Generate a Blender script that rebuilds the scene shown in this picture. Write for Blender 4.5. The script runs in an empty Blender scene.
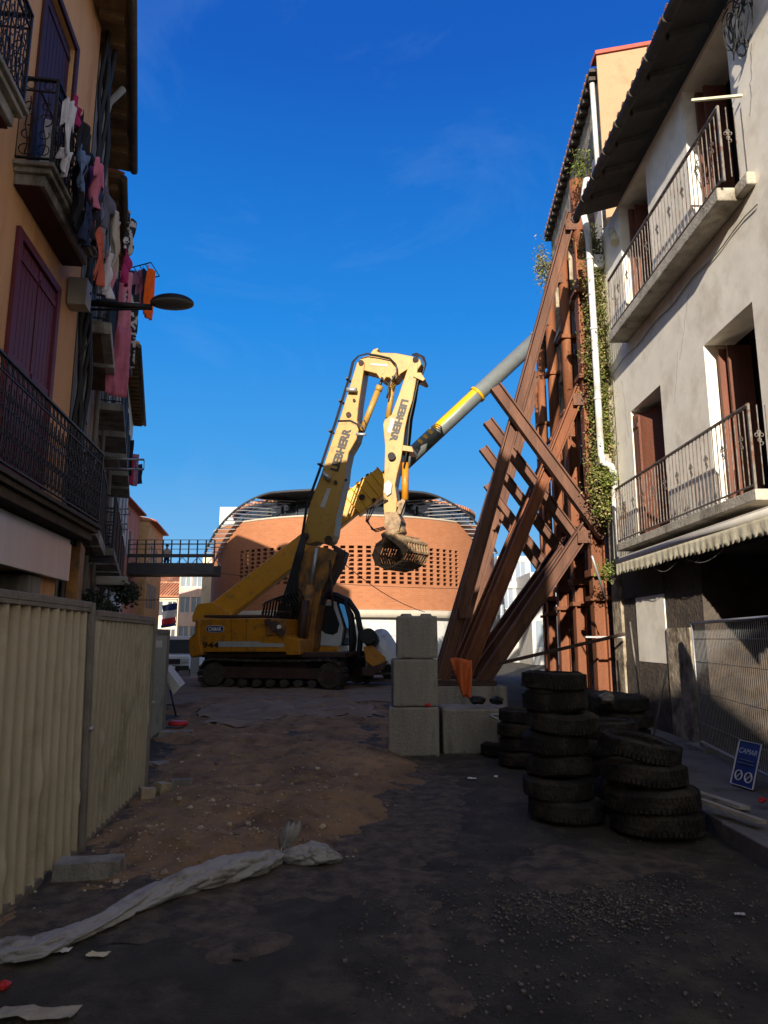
import bpy, math, random
from mathutils import Vector, Matrix, noise
R = math.radians
random.seed(11)
sc = bpy.context.scene
C = bpy.data.collections.new('Scene'); sc.collection.children.link(C)

# ------------------------------------------------------------------ camera
PITCH = R(10.2); FPX = 700.0
cam_d = bpy.data.cameras.new('camera'); cam = bpy.data.objects.new('camera', cam_d); C.objects.link(cam)
cam_d.sensor_fit = 'VERTICAL'; cam_d.sensor_height = 36.0; cam_d.lens = FPX / 1024 * 36
cam_d.clip_start = 0.05; cam_d.clip_end = 2000
cam.location = (0, 0, 1.6); cam.rotation_euler = (R(90) + PITCH, 0, 0)
sc.camera = cam

# ------------------------------------------------------------------ world + sun
SUN_AZ = math.atan(0.22)           # light travels towards +Y and a little to +X
SUN_EL = math.atan(0.30 / math.hypot(1, 0.22))
w = bpy.data.worlds.new('World'); sc.world = w; w.use_nodes = True
nt = w.node_tree; nt.nodes.clear()
out = nt.nodes.new('ShaderNodeOutputWorld'); bg = nt.nodes.new('ShaderNodeBackground')
sky = nt.nodes.new('ShaderNodeTexSky'); sky.sky_type = 'NISHITA'; sky.sun_disc = False
sky.sun_elevation = SUN_EL
sky.sun_rotation = math.pi + SUN_AZ
sky.air_density = 1.0; sky.dust_density = 0.15; sky.ozone_density = 3.5; sky.altitude = 100
hs = nt.nodes.new('ShaderNodeHueSaturation'); hs.inputs['Saturation'].default_value = 0.3; hs.inputs['Value'].default_value = 1.45
tc = nt.nodes.new('ShaderNodeTexCoord')
mp = nt.nodes.new('ShaderNodeMapping'); mp.inputs['Scale'].default_value = (1.6, 1.6, 3.2); mp.inputs['Rotation'].default_value = (0.2, 0.5, 0.3); mp.inputs['Location'].default_value = (0.32, 0.1, 0.55)
nz = nt.nodes.new('ShaderNodeTexNoise'); nz.inputs['Scale'].default_value = 2.1; nz.inputs['Detail'].default_value = 8; nz.inputs['Roughness'].default_value = 0.62; nz.inputs['Distortion'].default_value = 0.6
rp = nt.nodes.new('ShaderNodeValToRGB'); rp.color_ramp.elements[0].position = 0.53; rp.color_ramp.elements[1].position = 0.98
rp.color_ramp.elements[1].color = (0.26, 0.26, 0.26, 1)
mx = nt.nodes.new('ShaderNodeMixRGB'); mx.inputs['Color2'].default_value = (2.2, 3.9, 6.6, 1)
L = nt.links.new
sp_ = nt.nodes.new('ShaderNodeSeparateXYZ'); L(tc.outputs['Generated'], sp_.inputs['Vector'])
gr_ = nt.nodes.new('ShaderNodeValToRGB'); L(sp_.outputs['Z'], gr_.inputs['Fac'])
el = gr_.color_ramp.elements; el[0].position = 0.0; el[0].color = (1.3, 3.9, 6.4, 1); el[1].position = 1.0; el[1].color = (0.01, 0.5, 3.2, 1)
for ps, co in ((0.10, (1.35, 3.8, 6.7, 1)), (0.24, (0.35, 2.75, 6.5, 1)), (0.42, (0.03, 1.95, 6.2, 1)), (0.68, (0.0, 0.85, 4.3, 1))):
    e_ = el.new(ps); e_.color = co
bl_ = nt.nodes.new('ShaderNodeMixRGB'); 
yr_ = nt.nodes.new('ShaderNodeMapRange'); yr_.inputs['From Min'].default_value = -0.35; yr_.inputs['From Max'].default_value = 0.35
yr_.inputs['To Min'].default_value = 0.0; yr_.inputs['To Max'].default_value = 0.97; yr_.interpolation_type = 'SMOOTHSTEP'
L(sp_.outputs['Y'], yr_.inputs['Value']); L(yr_.outputs['Result'], bl_.inputs['Fac'])
L(tc.outputs['Generated'], mp.inputs['Vector']); L(mp.outputs['Vector'], nz.inputs['Vector']); L(nz.outputs['Fac'], rp.inputs['Fac'])
L(sky.outputs['Color'], hs.inputs['Color']); L(hs.outputs['Color'], bl_.inputs['Color1']); L(gr_.outputs['Color'], bl_.inputs['Color2']); L(bl_.outputs['Color'], mx.inputs['Color1']); L(rp.outputs['Color'], mx.inputs['Fac'])
L(mx.outputs['Color'], bg.inputs['Color']); L(bg.outputs['Background'], out.inputs['Surface'])
bg.inputs['Strength'].default_value = 0.075
sun_d = bpy.data.lights.new('sun', 'SUN'); sun = bpy.data.objects.new('sun', sun_d); C.objects.link(sun)
sun_d.energy = 5.0; sun_d.angle = R(0.5); sun_d.color = (1.0, 0.90, 0.76)
sdir = Vector((0.22, 1.0, -0.30)).normalized()
sun.rotation_euler = sdir.to_track_quat('-Z', 'Y').to_euler()
sun.location = (-8, -40, 20)
sc.view_settings.view_transform = 'Standard'; sc.view_settings.look = 'None'
sc.view_settings.gamma = 1; sc.view_settings.use_curve_mapping = False
sc.view_settings.exposure = 0.75

# ------------------------------------------------------------------ picture -> place helpers
CP, SP = math.cos(PITCH), math.sin(PITCH)
CAM = Vector((0, 0, 1.6))
def ray(px, py):
    x = (px - 384) / FPX; y = (512 - py) / FPX
    return Vector((x, CP - y * SP, SP + y * CP))
def PY(px, py, Y):
    r = ray(px, py); return CAM + r * (Y / r.y)
def PG(px, py, z=0.0):
    r = ray(px, py); return CAM + r * ((z - 1.6) / r.z)

# ------------------------------------------------------------------ materials
def lerp(a, b, t): return tuple(a[i] + (b[i] - a[i]) * t for i in range(3))
def mat(name, col, rough=0.8, var=0.25, scale=6.0, metal=0.0, bump=0.15, bscale=None, stain=None, samt=0.5, sscale=1.5,
        streak=False, spec=0.4, island=0.0):
    m = bpy.data.materials.new(name); m.use_nodes = True
    t = m.node_tree; b = t.nodes['Principled BSDF']
    tcn = t.nodes.new('ShaderNodeTexCoord'); geo = tcn.outputs['Object']
    def noisen(sc_, det=6, vec=None, rough_=0.6):
        n = t.nodes.new('ShaderNodeTexNoise'); n.inputs['Scale'].default_value = sc_; n.inputs['Detail'].default_value = det
        n.inputs['Roughness'].default_value = rough_; t.links.new(vec or geo, n.inputs['Vector']); return n
    vec = geo
    if streak:
        mpn = t.nodes.new('ShaderNodeMapping'); mpn.inputs['Scale'].default_value = (1, 1, 0.16); t.links.new(geo, mpn.inputs['Vector']); vec = mpn.outputs['Vector']
    n1 = noisen(scale, vec=vec)
    r1 = t.nodes.new('ShaderNodeValToRGB'); e = r1.color_ramp.elements
    e[0].position = 0.3; e[1].position = 0.7
    e[0].color = (*[c * (1 - var) for c in col], 1); e[1].color = (*[min(1, c * (1 + var)) for c in col], 1)
    t.links.new(n1.outputs['Fac'], r1.inputs['Fac']); cur = r1.outputs['Color']
    if stain is not None:
        n2 = noisen(sscale, 8, vec, 0.68)
        r2 = t.nodes.new('ShaderNodeValToRGB'); r2.color_ramp.elements[0].position = 0.62 - samt * 0.25; r2.color_ramp.elements[1].position = 0.72 - samt * 0.15
        t.links.new(n2.outputs['Fac'], r2.inputs['Fac'])
        mm = t.nodes.new('ShaderNodeMixRGB'); mm.inputs['Color2'].default_value = (*stain, 1)
        t.links.new(cur, mm.inputs['Color1']); t.links.new(r2.outputs['Color'], mm.inputs['Fac']); cur = mm.outputs['Color']
    if island:
        oi = t.nodes.new('ShaderNodeNewGeometry'); hsv = t.nodes.new('ShaderNodeHueSaturation')
        ma = t.nodes.new('ShaderNodeMapRange'); ma.inputs['To Min'].default_value = 1 - island; ma.inputs['To Max'].default_value = 1 + island
        t.links.new(oi.outputs['Random Per Island'], ma.inputs['Value']); t.links.new(ma.outputs['Result'], hsv.inputs['Value'])
        t.links.new(cur, hsv.inputs['Color']); cur = hsv.outputs['Color']
    t.links.new(cur, b.inputs['Base Color'])
    b.inputs['Roughness'].default_value = rough; b.inputs['Metallic'].default_value = metal
    b.inputs['Specular IOR Level'].default_value = spec
    if bump:
        n3 = noisen(bscale or scale * 5, 6)
        bp = t.nodes.new('ShaderNodeBump'); bp.inputs['Strength'].default_value = min(1, bump * 2); bp.inputs['Distance'].default_value = 0.03
        t.links.new(n3.outputs['Fac'], bp.inputs['Height']); t.links.new(bp.outputs['Normal'], b.inputs['Normal'])
    return m

def brickmat(name, c1, c2, mortar, bw=0.24, bh=0.07, ms=0.012, cyl=None, bump=0.3, var=0.3):
    m = bpy.data.materials.new(name); m.use_nodes = True; t = m.node_tree; b = t.nodes['Principled BSDF']
    uv = t.nodes.new('ShaderNodeUVMap')
    br = t.nodes.new('ShaderNodeTexBrick'); br.inputs['Scale'].default_value = 1; br.inputs['Brick Width'].default_value = bw
    br.inputs['Row Height'].default_value = bh; br.inputs['Mortar Size'].default_value = ms
    br.inputs['Color1'].default_value = (*c1, 1); br.inputs['Color2'].default_value = (*c2, 1); br.inputs['Mortar'].default_value = (*mortar, 1)
    br.inputs['Bias'].default_value = -0.2
    n = t.nodes.new('ShaderNodeTexNoise'); n.inputs['Scale'].default_value = 0.9; n.inputs['Detail'].default_value = 7
    t.links.new(uv.outputs['UV'], n.inputs['Vector']); t.links.new(uv.outputs['UV'], br.inputs['Vector'])
    hsv = t.nodes.new('ShaderNodeHueSaturation'); mr = t.nodes.new('ShaderNodeMapRange')
    mr.inputs['To Min'].default_value = 1 - var; mr.inputs['To Max'].default_value = 1 + var
    t.links.new(n.outputs['Fac'], mr.inputs['Value']); t.links.new(mr.outputs['Result'], hsv.inputs['Value'])
    t.links.new(br.outputs['Color'], hsv.inputs['Color']); t.links.new(hsv.outputs['Color'], b.inputs['Base Color'])
    b.inputs['Roughness'].default_value = 0.85
    bp = t.nodes.new('ShaderNodeBump'); bp.inputs['Strength'].default_value = bump; bp.inputs['Distance'].default_value = 0.02
    t.links.new(br.outputs['Fac'], bp.inputs['Height']); bp.invert = True; t.links.new(bp.outputs['Normal'], b.inputs['Normal'])
    return m

M = {}
M['asphalt'] = mat('asphalt', (0.058, 0.053, 0.041), 0.85, 0.45, 2.3, bump=0.6, bscale=70, stain=(0.135, 0.112, 0.078), samt=0.5, sscale=1.9)
M['dirt'] = mat('dirt', (0.29, 0.185, 0.10), 0.95, 0.45, 3.2, bump=0.8, bscale=22, stain=(0.13, 0.082, 0.048), samt=0.55, sscale=1.6)
M['dust'] = mat('dusty_asphalt', (0.13, 0.10, 0.072), 0.9, 0.4, 9, bump=0.5, bscale=40, stain=(0.05, 0.045, 0.04), samt=0.6, sscale=6)
M['slurry'] = mat('slurry', (0.27, 0.20, 0.135), 0.9, 0.35, 2.0, bump=0.4, bscale=12, stain=(0.22, 0.15, 0.095), samt=0.6, sscale=1.2)
M['pavement'] = mat('pavement', (0.16, 0.155, 0.15), 0.85, 0.25, 3, bump=0.3, bscale=40, stain=(0.07, 0.065, 0.06), samt=0.5)
M['kerb'] = mat('kerb', (0.17, 0.165, 0.155), 0.85, 0.25, 5, stain=(0.07, 0.06, 0.05))
M['concrete'] = mat('concrete', (0.30, 0.285, 0.25), 0.9, 0.25, 4, bump=0.4, bscale=25, stain=(0.11, 0.10, 0.085), samt=0.5, streak=True)
M['concrete2'] = mat('concrete_pale', (0.42, 0.38, 0.31), 0.9, 0.25, 4, bump=0.3, bscale=30, stain=(0.17, 0.14, 0.10), samt=0.55)
M['orange'] = mat('orange_render', (0.66, 0.36, 0.175), 0.9, 0.12, 1.4, bump=0.18, bscale=55, stain=(0.50, 0.23, 0.10), samt=0.35, streak=True)
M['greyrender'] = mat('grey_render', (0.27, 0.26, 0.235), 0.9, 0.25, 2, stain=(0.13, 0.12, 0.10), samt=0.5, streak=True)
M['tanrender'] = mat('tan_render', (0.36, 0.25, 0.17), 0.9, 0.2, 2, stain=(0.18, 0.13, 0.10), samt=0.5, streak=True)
M['pinkrender'] = mat('pink_render', (0.50, 0.22, 0.16), 0.9, 0.15, 2, stain=(0.36, 0.17, 0.12), samt=0.4, streak=True)
M['yellowrender'] = mat('yellow_render', (0.62, 0.38, 0.18), 0.9, 0.15, 2, stain=(0.40, 0.24, 0.13), samt=0.4)
M['whiterender'] = mat('white_render', (0.87, 0.815, 0.70), 0.9, 0.09, 2.4, bump=0.09, bscale=60, stain=(0.70, 0.635, 0.52), samt=0.5, sscale=1.4)
M['whitewall'] = mat('white_wall', (0.52, 0.50, 0.47), 0.8, 0.06, 1, bump=0.05, stain=(0.44, 0.42, 0.39), samt=0.4)
M['palepink'] = mat('pale_pink_render', (0.62, 0.42, 0.34), 0.9, 0.08, 1, stain=(0.52, 0.34, 0.27), samt=0.4)
M['cream'] = mat('cream_render', (0.66, 0.57, 0.42), 0.9, 0.08, 1, stain=(0.52, 0.44, 0.32), samt=0.4)
M['beige'] = mat('beige_render', (0.42, 0.27, 0.155), 0.9, 0.12, 1.5, stain=(0.34, 0.22, 0.125), samt=0.5, bump=0.2, bscale=30)
M['bluegrey'] = mat('blue_grey_cladding', (0.20, 0.24, 0.30), 0.5, 0.1, 1)
M['rubble'] = mat('rubble_stone', (0.34, 0.28, 0.20), 0.95, 0.5, 4, bump=0.9, bscale=9, stain=(0.12, 0.09, 0.06), samt=0.6, sscale=3)
M['shadestone'] = mat('shaded_stone', (0.075, 0.06, 0.048), 0.95, 0.4, 5, bump=0.5, bscale=14, stain=(0.12, 0.09, 0.065), samt=0.5)  # dark tone carries the deep shade under the awning
M['stone'] = mat('orange_stone', (0.46, 0.25, 0.10), 0.95, 0.4, 7, bump=0.6, bscale=16, stain=(0.62, 0.42, 0.22), samt=0.5, sscale=5)
M['tile'] = mat('roof_tile', (0.42, 0.17, 0.09), 0.9, 0.35, 5, bump=0.5, stain=(0.55, 0.33, 0.2), samt=0.5, island=0.3)
M['redtile'] = mat('red_coping', (0.42, 0.09, 0.06), 0.7, 0.2, 5)
M['oldwood'] = mat('old_eave_wood', (0.085, 0.07, 0.058), 0.9, 0.35, 6, bump=0.4, stain=(0.06, 0.05, 0.04), samt=0.5)
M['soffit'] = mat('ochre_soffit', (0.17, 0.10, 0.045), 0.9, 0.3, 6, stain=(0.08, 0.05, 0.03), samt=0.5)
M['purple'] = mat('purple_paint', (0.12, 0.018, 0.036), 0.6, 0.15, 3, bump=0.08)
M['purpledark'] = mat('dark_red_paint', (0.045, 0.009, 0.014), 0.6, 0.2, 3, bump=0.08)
M['brownwood'] = mat('brown_wood', (0.15, 0.055, 0.032), 0.7, 0.3, 4, bump=0.2, streak=True, stain=(0.09, 0.035, 0.022), samt=0.4)
M['iron'] = mat('black_iron', (0.018, 0.018, 0.02), 0.5, 0.3, 20, metal=0.3, bump=0.1)
M['rail'] = mat('grey_painted_iron', (0.17, 0.15, 0.13), 0.55, 0.35, 12, metal=0.3, bump=0.1, stain=(0.12, 0.05, 0.025), samt=0.5, sscale=8)
M['rust'] = mat('rusted_steel', (0.19, 0.067, 0.028), 0.7, 0.32, 3, bump=0.25, bscale=30, stain=(0.31, 0.115, 0.042), samt=0.45, sscale=2.4, streak=True, metal=0.15)
M['rust2'] = mat('brown_rusted_steel', (0.125, 0.057, 0.035), 0.7, 0.3, 3, bump=0.25, bscale=30, stain=(0.21, 0.10, 0.055), samt=0.4, sscale=1.4, metal=0.15, streak=True)
M['darksteel'] = mat('dark_primed_steel', (0.055, 0.03, 0.022), 0.65, 0.3, 4, bump=0.2, stain=(0.10, 0.05, 0.03), samt=0.3)
M['steel'] = mat('brushed_steel', (0.42, 0.42, 0.44), 0.3, 0.12, 5, metal=0.45, bump=0.03, streak=True)
M['galv'] = mat('galvanised_steel', (0.42, 0.43, 0.43), 0.5, 0.15, 8, metal=0.6, bump=0.05)
M['hoard'] = mat('beige_painted_sheet', (0.50, 0.44, 0.315), 0.55, 0.1, 2.2, metal=0.1, bump=0.12, bscale=3, stain=(0.38, 0.325, 0.22), samt=0.4, sscale=1.6)
M['hoard2'] = mat('grey_green_painted_sheet', (0.42, 0.39, 0.30), 0.55, 0.1, 2.2, metal=0.1, bump=0.1, bscale=3, stain=(0.25, 0.24, 0.17), samt=0.35)
M['hoard3'] = mat('grey_painted_sheet', (0.30, 0.32, 0.31), 0.55, 0.1, 2.2, metal=0.1, bump=0.1, bscale=3, stain=(0.2, 0.2, 0.19), samt=0.35)
M['cap'] = mat('grey_cap_rail', (0.22, 0.20, 0.17), 0.6, 0.2, 6, metal=0.2)
M['yellow'] = mat('yellow_machine_paint', (0.54, 0.22, 0.014), 0.42, 0.08, 2, bump=0.03, stain=(0.22, 0.12, 0.03), samt=0.42, sscale=4)
M['yellowdirty'] = mat('dirty_yellow_paint', (0.34, 0.155, 0.03), 0.6, 0.25, 3, bump=0.1, stain=(0.10, 0.065, 0.035), samt=0.7, sscale=2.5)
M['pale'] = mat('pale_yellow_machine_paint', (0.41, 0.235, 0.048), 0.42, 0.06, 2, bump=0.03, stain=(0.27, 0.15, 0.04), samt=0.36, sscale=5)
M['cranegold'] = mat('golden_crane_paint', (0.62, 0.27, 0.008), 0.45, 0.1, 2, bump=0.05, stain=(0.35, 0.18, 0.03), samt=0.3, sscale=3)
M['craneyel'] = mat('bright_crane_yellow', (0.72, 0.36, 0.0), 0.4, 0.06, 3, bump=0.02)
M['cranegrey'] = mat('grey_crane_tube', (0.19, 0.205, 0.20), 0.4, 0.1, 3, metal=0.2, bump=0.03)
M['trackm'] = mat('muddy_track_steel', (0.055, 0.045, 0.038), 0.8, 0.4, 8, bump=0.3, stain=(0.12, 0.09, 0.065), samt=0.4, sscale=4)
M['black'] = mat('black_rubber', (0.012, 0.012, 0.013), 0.6, 0.3, 10, bump=0.1)
M['tyre'] = mat('dirty_tyre_rubber', (0.020, 0.018, 0.016), 0.85, 0.35, 6, bump=0.4, stain=(0.065, 0.054, 0.040), samt=0.45, sscale=3.5)
M['grapple'] = mat('worn_grapple_steel', (0.30, 0.20, 0.11), 0.6, 0.35, 7, metal=0.1, bump=0.3, stain=(0.12, 0.085, 0.055), samt=0.5, sscale=5)
M['white'] = mat('white_paint', (0.76, 0.76, 0.74), 0.5, 0.05, 3, bump=0.02)
M['dirtywhite'] = mat('weathered_white', (0.58, 0.58, 0.56), 0.6, 0.15, 6, bump=0.1, stain=(0.33, 0.30, 0.26), samt=0.5)
M['cabgrey'] = mat('pale_grey_cab_paint', (0.50, 0.53, 0.54), 0.5, 0.08, 3, bump=0.02)
M['blue'] = mat('navy_sign_blue', (0.02, 0.035, 0.16), 0.5, 0.05, 3, bump=0)
M['letter'] = mat('dark_grey_lettering', (0.022, 0.02, 0.018), 0.5, 0.1, 3, bump=0)
M['stripe'] = mat('pale_grey_stripe', (0.42, 0.42, 0.40), 0.5, 0.1, 3, bump=0)
M['glass'] = mat('dark_glass', (0.02, 0.025, 0.03), 0.08, 0.1, 1, bump=0, spec=0.8)
M['pglass'] = mat('pale_reflecting_glass', (0.22, 0.26, 0.30), 0.12, 0.1, 1, bump=0, spec=0.8)
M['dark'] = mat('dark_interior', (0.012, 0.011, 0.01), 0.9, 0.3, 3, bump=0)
M['tarp'] = mat('white_tarpaulin', (0.70, 0.71, 0.72), 0.6, 0.1, 4, bump=0.3, bscale=6, stain=(0.33, 0.33, 0.34), samt=0.4)
M['sack'] = mat('grey_geotextile', (0.36, 0.35, 0.34), 0.85, 0.15, 3, bump=0.5, bscale=9, stain=(0.16, 0.135, 0.11), samt=0.5, sscale=3)
M['orangecloth'] = mat('orange_tarpaulin', (0.55, 0.12, 0.03), 0.7, 0.15, 5)
M['awning'] = mat('cream_canvas', (0.66, 0.60, 0.43), 0.9, 0.12, 4, bump=0.1, stain=(0.42, 0.37, 0.25), samt=0.5)
M['awnrail'] = mat('white_awning_rail', (0.62, 0.58, 0.50), 0.5, 0.1, 4, bump=0.05)
M['leaf'] = mat('ivy_leaf', (0.14, 0.17, 0.03), 0.7, 0.3, 3, bump=0, island=0.5)
M['dryleaf'] = mat('dry_ivy', (0.28, 0.22, 0.10), 0.85, 0.3, 3, bump=0, island=0.5)
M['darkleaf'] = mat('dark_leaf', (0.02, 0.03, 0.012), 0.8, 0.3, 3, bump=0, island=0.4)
M['brickw'] = brickmat('rotunda_brick', (0.33, 0.118, 0.045), (0.38, 0.145, 0.060), (0.34, 0.16, 0.085), 0.44, 0.14, 0.014, var=0.10)
M['brickdark'] = mat('dark_brick_recess', (0.26, 0.10, 0.06), 0.9, 0.2, 4)
M['band'] = mat('white_concrete_band', (0.44, 0.39, 0.31), 0.8, 0.08, 2, bump=0.05)
M['roofdark'] = mat('dark_roof_metal', (0.035, 0.037, 0.042), 0.6, 0.2, 3)
M['slat'] = mat('pale_metal_slat', (0.36, 0.35, 0.33), 0.5, 0.1, 3, metal=0.3, bump=0)
M['block'] = brickmat('cinder_block', (0.13, 0.125, 0.115), (0.17, 0.16, 0.145), (0.10, 0.095, 0.09), 0.5, 0.22, 0.015)
M['signal'] = mat('red_plastic', (0.55, 0.03, 0.03), 0.5, 0.1, 3, bump=0)
M['paper'] = mat('white_paper_scrap', (0.62, 0.62, 0.60), 0.9, 0.1, 8, bump=0.1)
M['palestone'] = mat('pale_stone', (0.34, 0.28, 0.20), 0.9, 0.3, 5, island=0.5)
M['pebble'] = mat('pebble', (0.15, 0.13, 0.105), 0.9, 0.3, 5, island=0.5)
M['vanm'] = mat('white_van_paint', (0.62, 0.64, 0.66), 0.35, 0.04, 2, bump=0)
M['carb'] = mat('blue_grey_car_paint', (0.10, 0.12, 0.16), 0.35, 0.04, 2, bump=0)
M['lamp'] = mat('grey_lamp_glass', (0.16, 0.165, 0.15), 0.4, 0.1, 3, bump=0)
M['acbox'] = mat('beige_metal_box', (0.34, 0.32, 0.28), 0.6, 0.1, 5, bump=0.03)
def cloth(name, c): M[name] = mat(name, c, 0.9, 0.15, 8, bump=0.2, bscale=20)
for nme, c in dict(c_white=(0.62, 0.60, 0.64), c_pink=(0.56, 0.16, 0.24), c_magenta=(0.36, 0.02, 0.12), c_black=(0.012, 0.012, 0.016), c_navy=(0.02, 0.03, 0.08), c_blue=(0.12, 0.18, 0.32),
                   c_coral=(0.55, 0.12, 0.07), c_rose=(0.62, 0.22, 0.30), c_cream=(0.45, 0.38, 0.32), c_grey=(0.12, 0.12, 0.16), c_orange=(0.85, 0.13, 0.01), c_red=(0.42, 0.02, 0.05), c_lilac=(0.42, 0.20, 0.32), c_purple=(0.12, 0.03, 0.16)).items():
    cloth(nme, c)
pm = bpy.data.materials.new('black_and_white_print'); pm.use_nodes = True
_t = pm.node_tree; _b = _t.nodes['Principled BSDF']; _n = _t.nodes.new('ShaderNodeTexNoise'); _n.inputs['Scale'].default_value = 9
_tc = _t.nodes.new('ShaderNodeTexCoord'); _t.links.new(_tc.outputs['Object'], _n.inputs['Vector'])
_r = _t.nodes.new('ShaderNodeValToRGB'); _r.color_ramp.interpolation = 'CONSTANT'; _r.color_ramp.elements[0].color = (0.02, 0.02, 0.025, 1); _r.color_ramp.elements[1].position = 0.52; _r.color_ramp.elements[1].color = (0.5, 0.48, 0.46, 1)
_t.links.new(_n.outputs['Fac'], _r.inputs['Fac']); _t.links.new(_r.outputs['Color'], _b.inputs['Base Color']); _b.inputs['Roughness'].default_value = 0.9
M['c_print'] = pm

# ------------------------------------------------------------------ mesh builder
class MB:
    def __init__(s): s.v = []; s.f = []; s.uv = {}; s.smooth = []
    def add(s, vs, fs, smooth=False):
        o = len(s.v); s.v += [Vector(v) for v in vs]
        for f in fs: s.f.append(tuple(i + o for i in f)); s.smooth.append(smooth)
        return s
    def quad(s, a, b, c, d): return s.add([a, b, c, d], [(0, 1, 2, 3)])
    def box(s, x0, x1, y0, y1, z0, z1):
        vs = [(x, y, z) for x in (x0, x1) for y in (y0, y1) for z in (z0, z1)]
        return s.add(vs, [(0, 1, 3, 2), (4, 6, 7, 5), (0, 4, 5, 1), (2, 3, 7, 6), (0, 2, 6, 4), (1, 5, 7, 3)])
    def obox(s, c, ax, ay, az):                     # centre + three half-axis vectors
        c, ax, ay, az = map(Vector, (c, ax, ay, az))
        vs = [c + ax * i + ay * j + az * k for i in (-1, 1) for j in (-1, 1) for k in (-1, 1)]
        return s.add(vs, [(0, 1, 3, 2), (4, 6, 7, 5), (0, 4, 5, 1), (2, 3, 7, 6), (0, 2, 6, 4), (1, 5, 7, 3)])
    def bar(s, a, b, w, h, side=(0, 1, 0)):         # rectangular bar from a to b
        a, b = Vector(a), Vector(b); d = (b - a).normalized(); sd = Vector(side)
        sd = (sd - d * sd.dot(d)).normalized(); up = d.cross(sd)
        return s.obox((a + b) / 2, (b - a) / 2, sd * w / 2, up * h / 2)
    def ibeam(s, a, b, w, h, side=(0, 1, 0), t=0.025):
        a, b = Vector(a), Vector(b); d = (b - a).normalized(); sd = Vector(side)
        sd = (sd - d * sd.dot(d)).normalized(); up = d.cross(sd); m_ = (a + b) / 2; hd = (b - a) / 2
        s.obox(m_ + up * (h / 2 - t / 2), hd, sd * w / 2, up * t / 2)
        s.obox(m_ - up * (h / 2 - t / 2), hd, sd * w / 2, up * t / 2)
        s.obox(m_, hd * 0.999, sd * t / 2, up * (h / 2 - t))
        return s
    def tube(s, pts, r, n=6, caps=True, radii=None):
        pts = [Vector(p) for p in pts]; rings = []; prev = None
        for i, p in enumerate(pts):
            a = pts[max(0, i - 1)]; b = pts[min(len(pts) - 1, i + 1)]
            d = (b - a); d = d.normalized() if d.length > 1e-9 else Vector((0, 0, 1))
            if prev is None:
                u = d.orthogonal().normalized()
            else:
                u = prev - d * prev.dot(d); u = u.normalized() if u.length > 1e-6 else d.orthogonal().normalized()
            prev = u; v = d.cross(u); rr = radii[i] if radii else r
            rings.append([p + (u * math.cos(2 * math.pi * k / n) + v * math.sin(2 * math.pi * k / n)) * rr for k in range(n)])
        vs = [q for rg in rings for q in rg]; fs = []
        for i in range(len(pts) - 1):
            for k in range(n):
                fs.append((i * n + k, i * n + (k + 1) % n, (i + 1) * n + (k + 1) % n, (i + 1) * n + k))
        s.add(vs, fs, smooth=n > 5)
        if caps:
            o = len(s.v) - len(vs)
            s.f.append(tuple(o + k for k in reversed(range(n)))); s.smooth.append(False)
            s.f.append(tuple(o + (len(pts) - 1) * n + k for k in range(n))); s.smooth.append(False)
        return s
    def cyl(s, a, b, r, n=12, r2=None): return s.tube([a, b], r, n, True, [r, r if r2 is None else r2])
    def prism(s, poly, off):                        # polygon of 3D points + extrusion vector
        poly = [Vector(p) for p in poly]; off = Vector(off); n = len(poly)
        nrm = Vector((0, 0, 0))
        for i in range(n): nrm += poly[i].cross(poly[(i + 1) % n])
        if nrm.dot(off) > 0: poly = poly[::-1]
        vs = poly + [p + off for p in poly]
        fs = [tuple(range(n)), tuple(reversed(range(n, 2 * n)))] + [((i + 1) % n, i, n + i, n + (i + 1) % n) for i in range(n)]
        return s.add(vs, fs)
    def lathe(s, prof, c, n=24, axis=None, closed=False):
        c = Vector(c); vs = []; fs = []; k = len(prof)
        for i in range(n):
            a = 2 * math.pi * i / n
            for (r, z) in prof:
                vs.append(Vector((r * math.cos(a), r * math.sin(a), z)))
        if axis is not None:
            q = Vector((0, 0, 1)).rotation_difference(Vector(axis)); vs = [q @ v for v in vs]
        vs = [v + c for v in vs]
        for i in range(n):
            for j in range(k if closed else k - 1):
                j2 = (j + 1) % k
                fs.append((i * k + j, ((i + 1) % n) * k + j, ((i + 1) % n) * k + j2, i * k + j2))
        return s.add(vs, fs, smooth=True)
    def grid(s, fn, nu, nv, smooth=True):
        vs = [fn(i / nu, j / nv) for i in range(nu + 1) for j in range(nv + 1)]
        fs = [(i * (nv + 1) + j, (i + 1) * (nv + 1) + j, (i + 1) * (nv + 1) + j + 1, i * (nv + 1) + j + 1) for i in range(nu) for j in range(nv)]
        return s.add(vs, fs, smooth)
    def build(s, name, m, parent=None, world=True, bevel=0, solid=0):
        off = Vector((0, 0, 0))
        if parent is not None and world:
            p = parent
            while p: off += p.location; p = p.parent
        me = bpy.data.meshes.new(name); me.from_pydata([tuple(v - off) for v in s.v], [], s.f); me.update()
        me.polygons.foreach_set('use_smooth', s.smooth)
        me.materials.append(M[m] if isinstance(m, str) else m)
        o = bpy.data.objects.new(name, me); C.objects.link(o)
        if parent is not None: o.parent = parent
        if bevel:
            b = o.modifiers.new('bevel', 'BEVEL'); b.width = bevel; b.segments = 2; b.limit_method = 'ANGLE'
        if solid:
            b = o.modifiers.new('solid', 'SOLIDIFY'); b.thickness = solid; b.offset = 0
        return o

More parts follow.
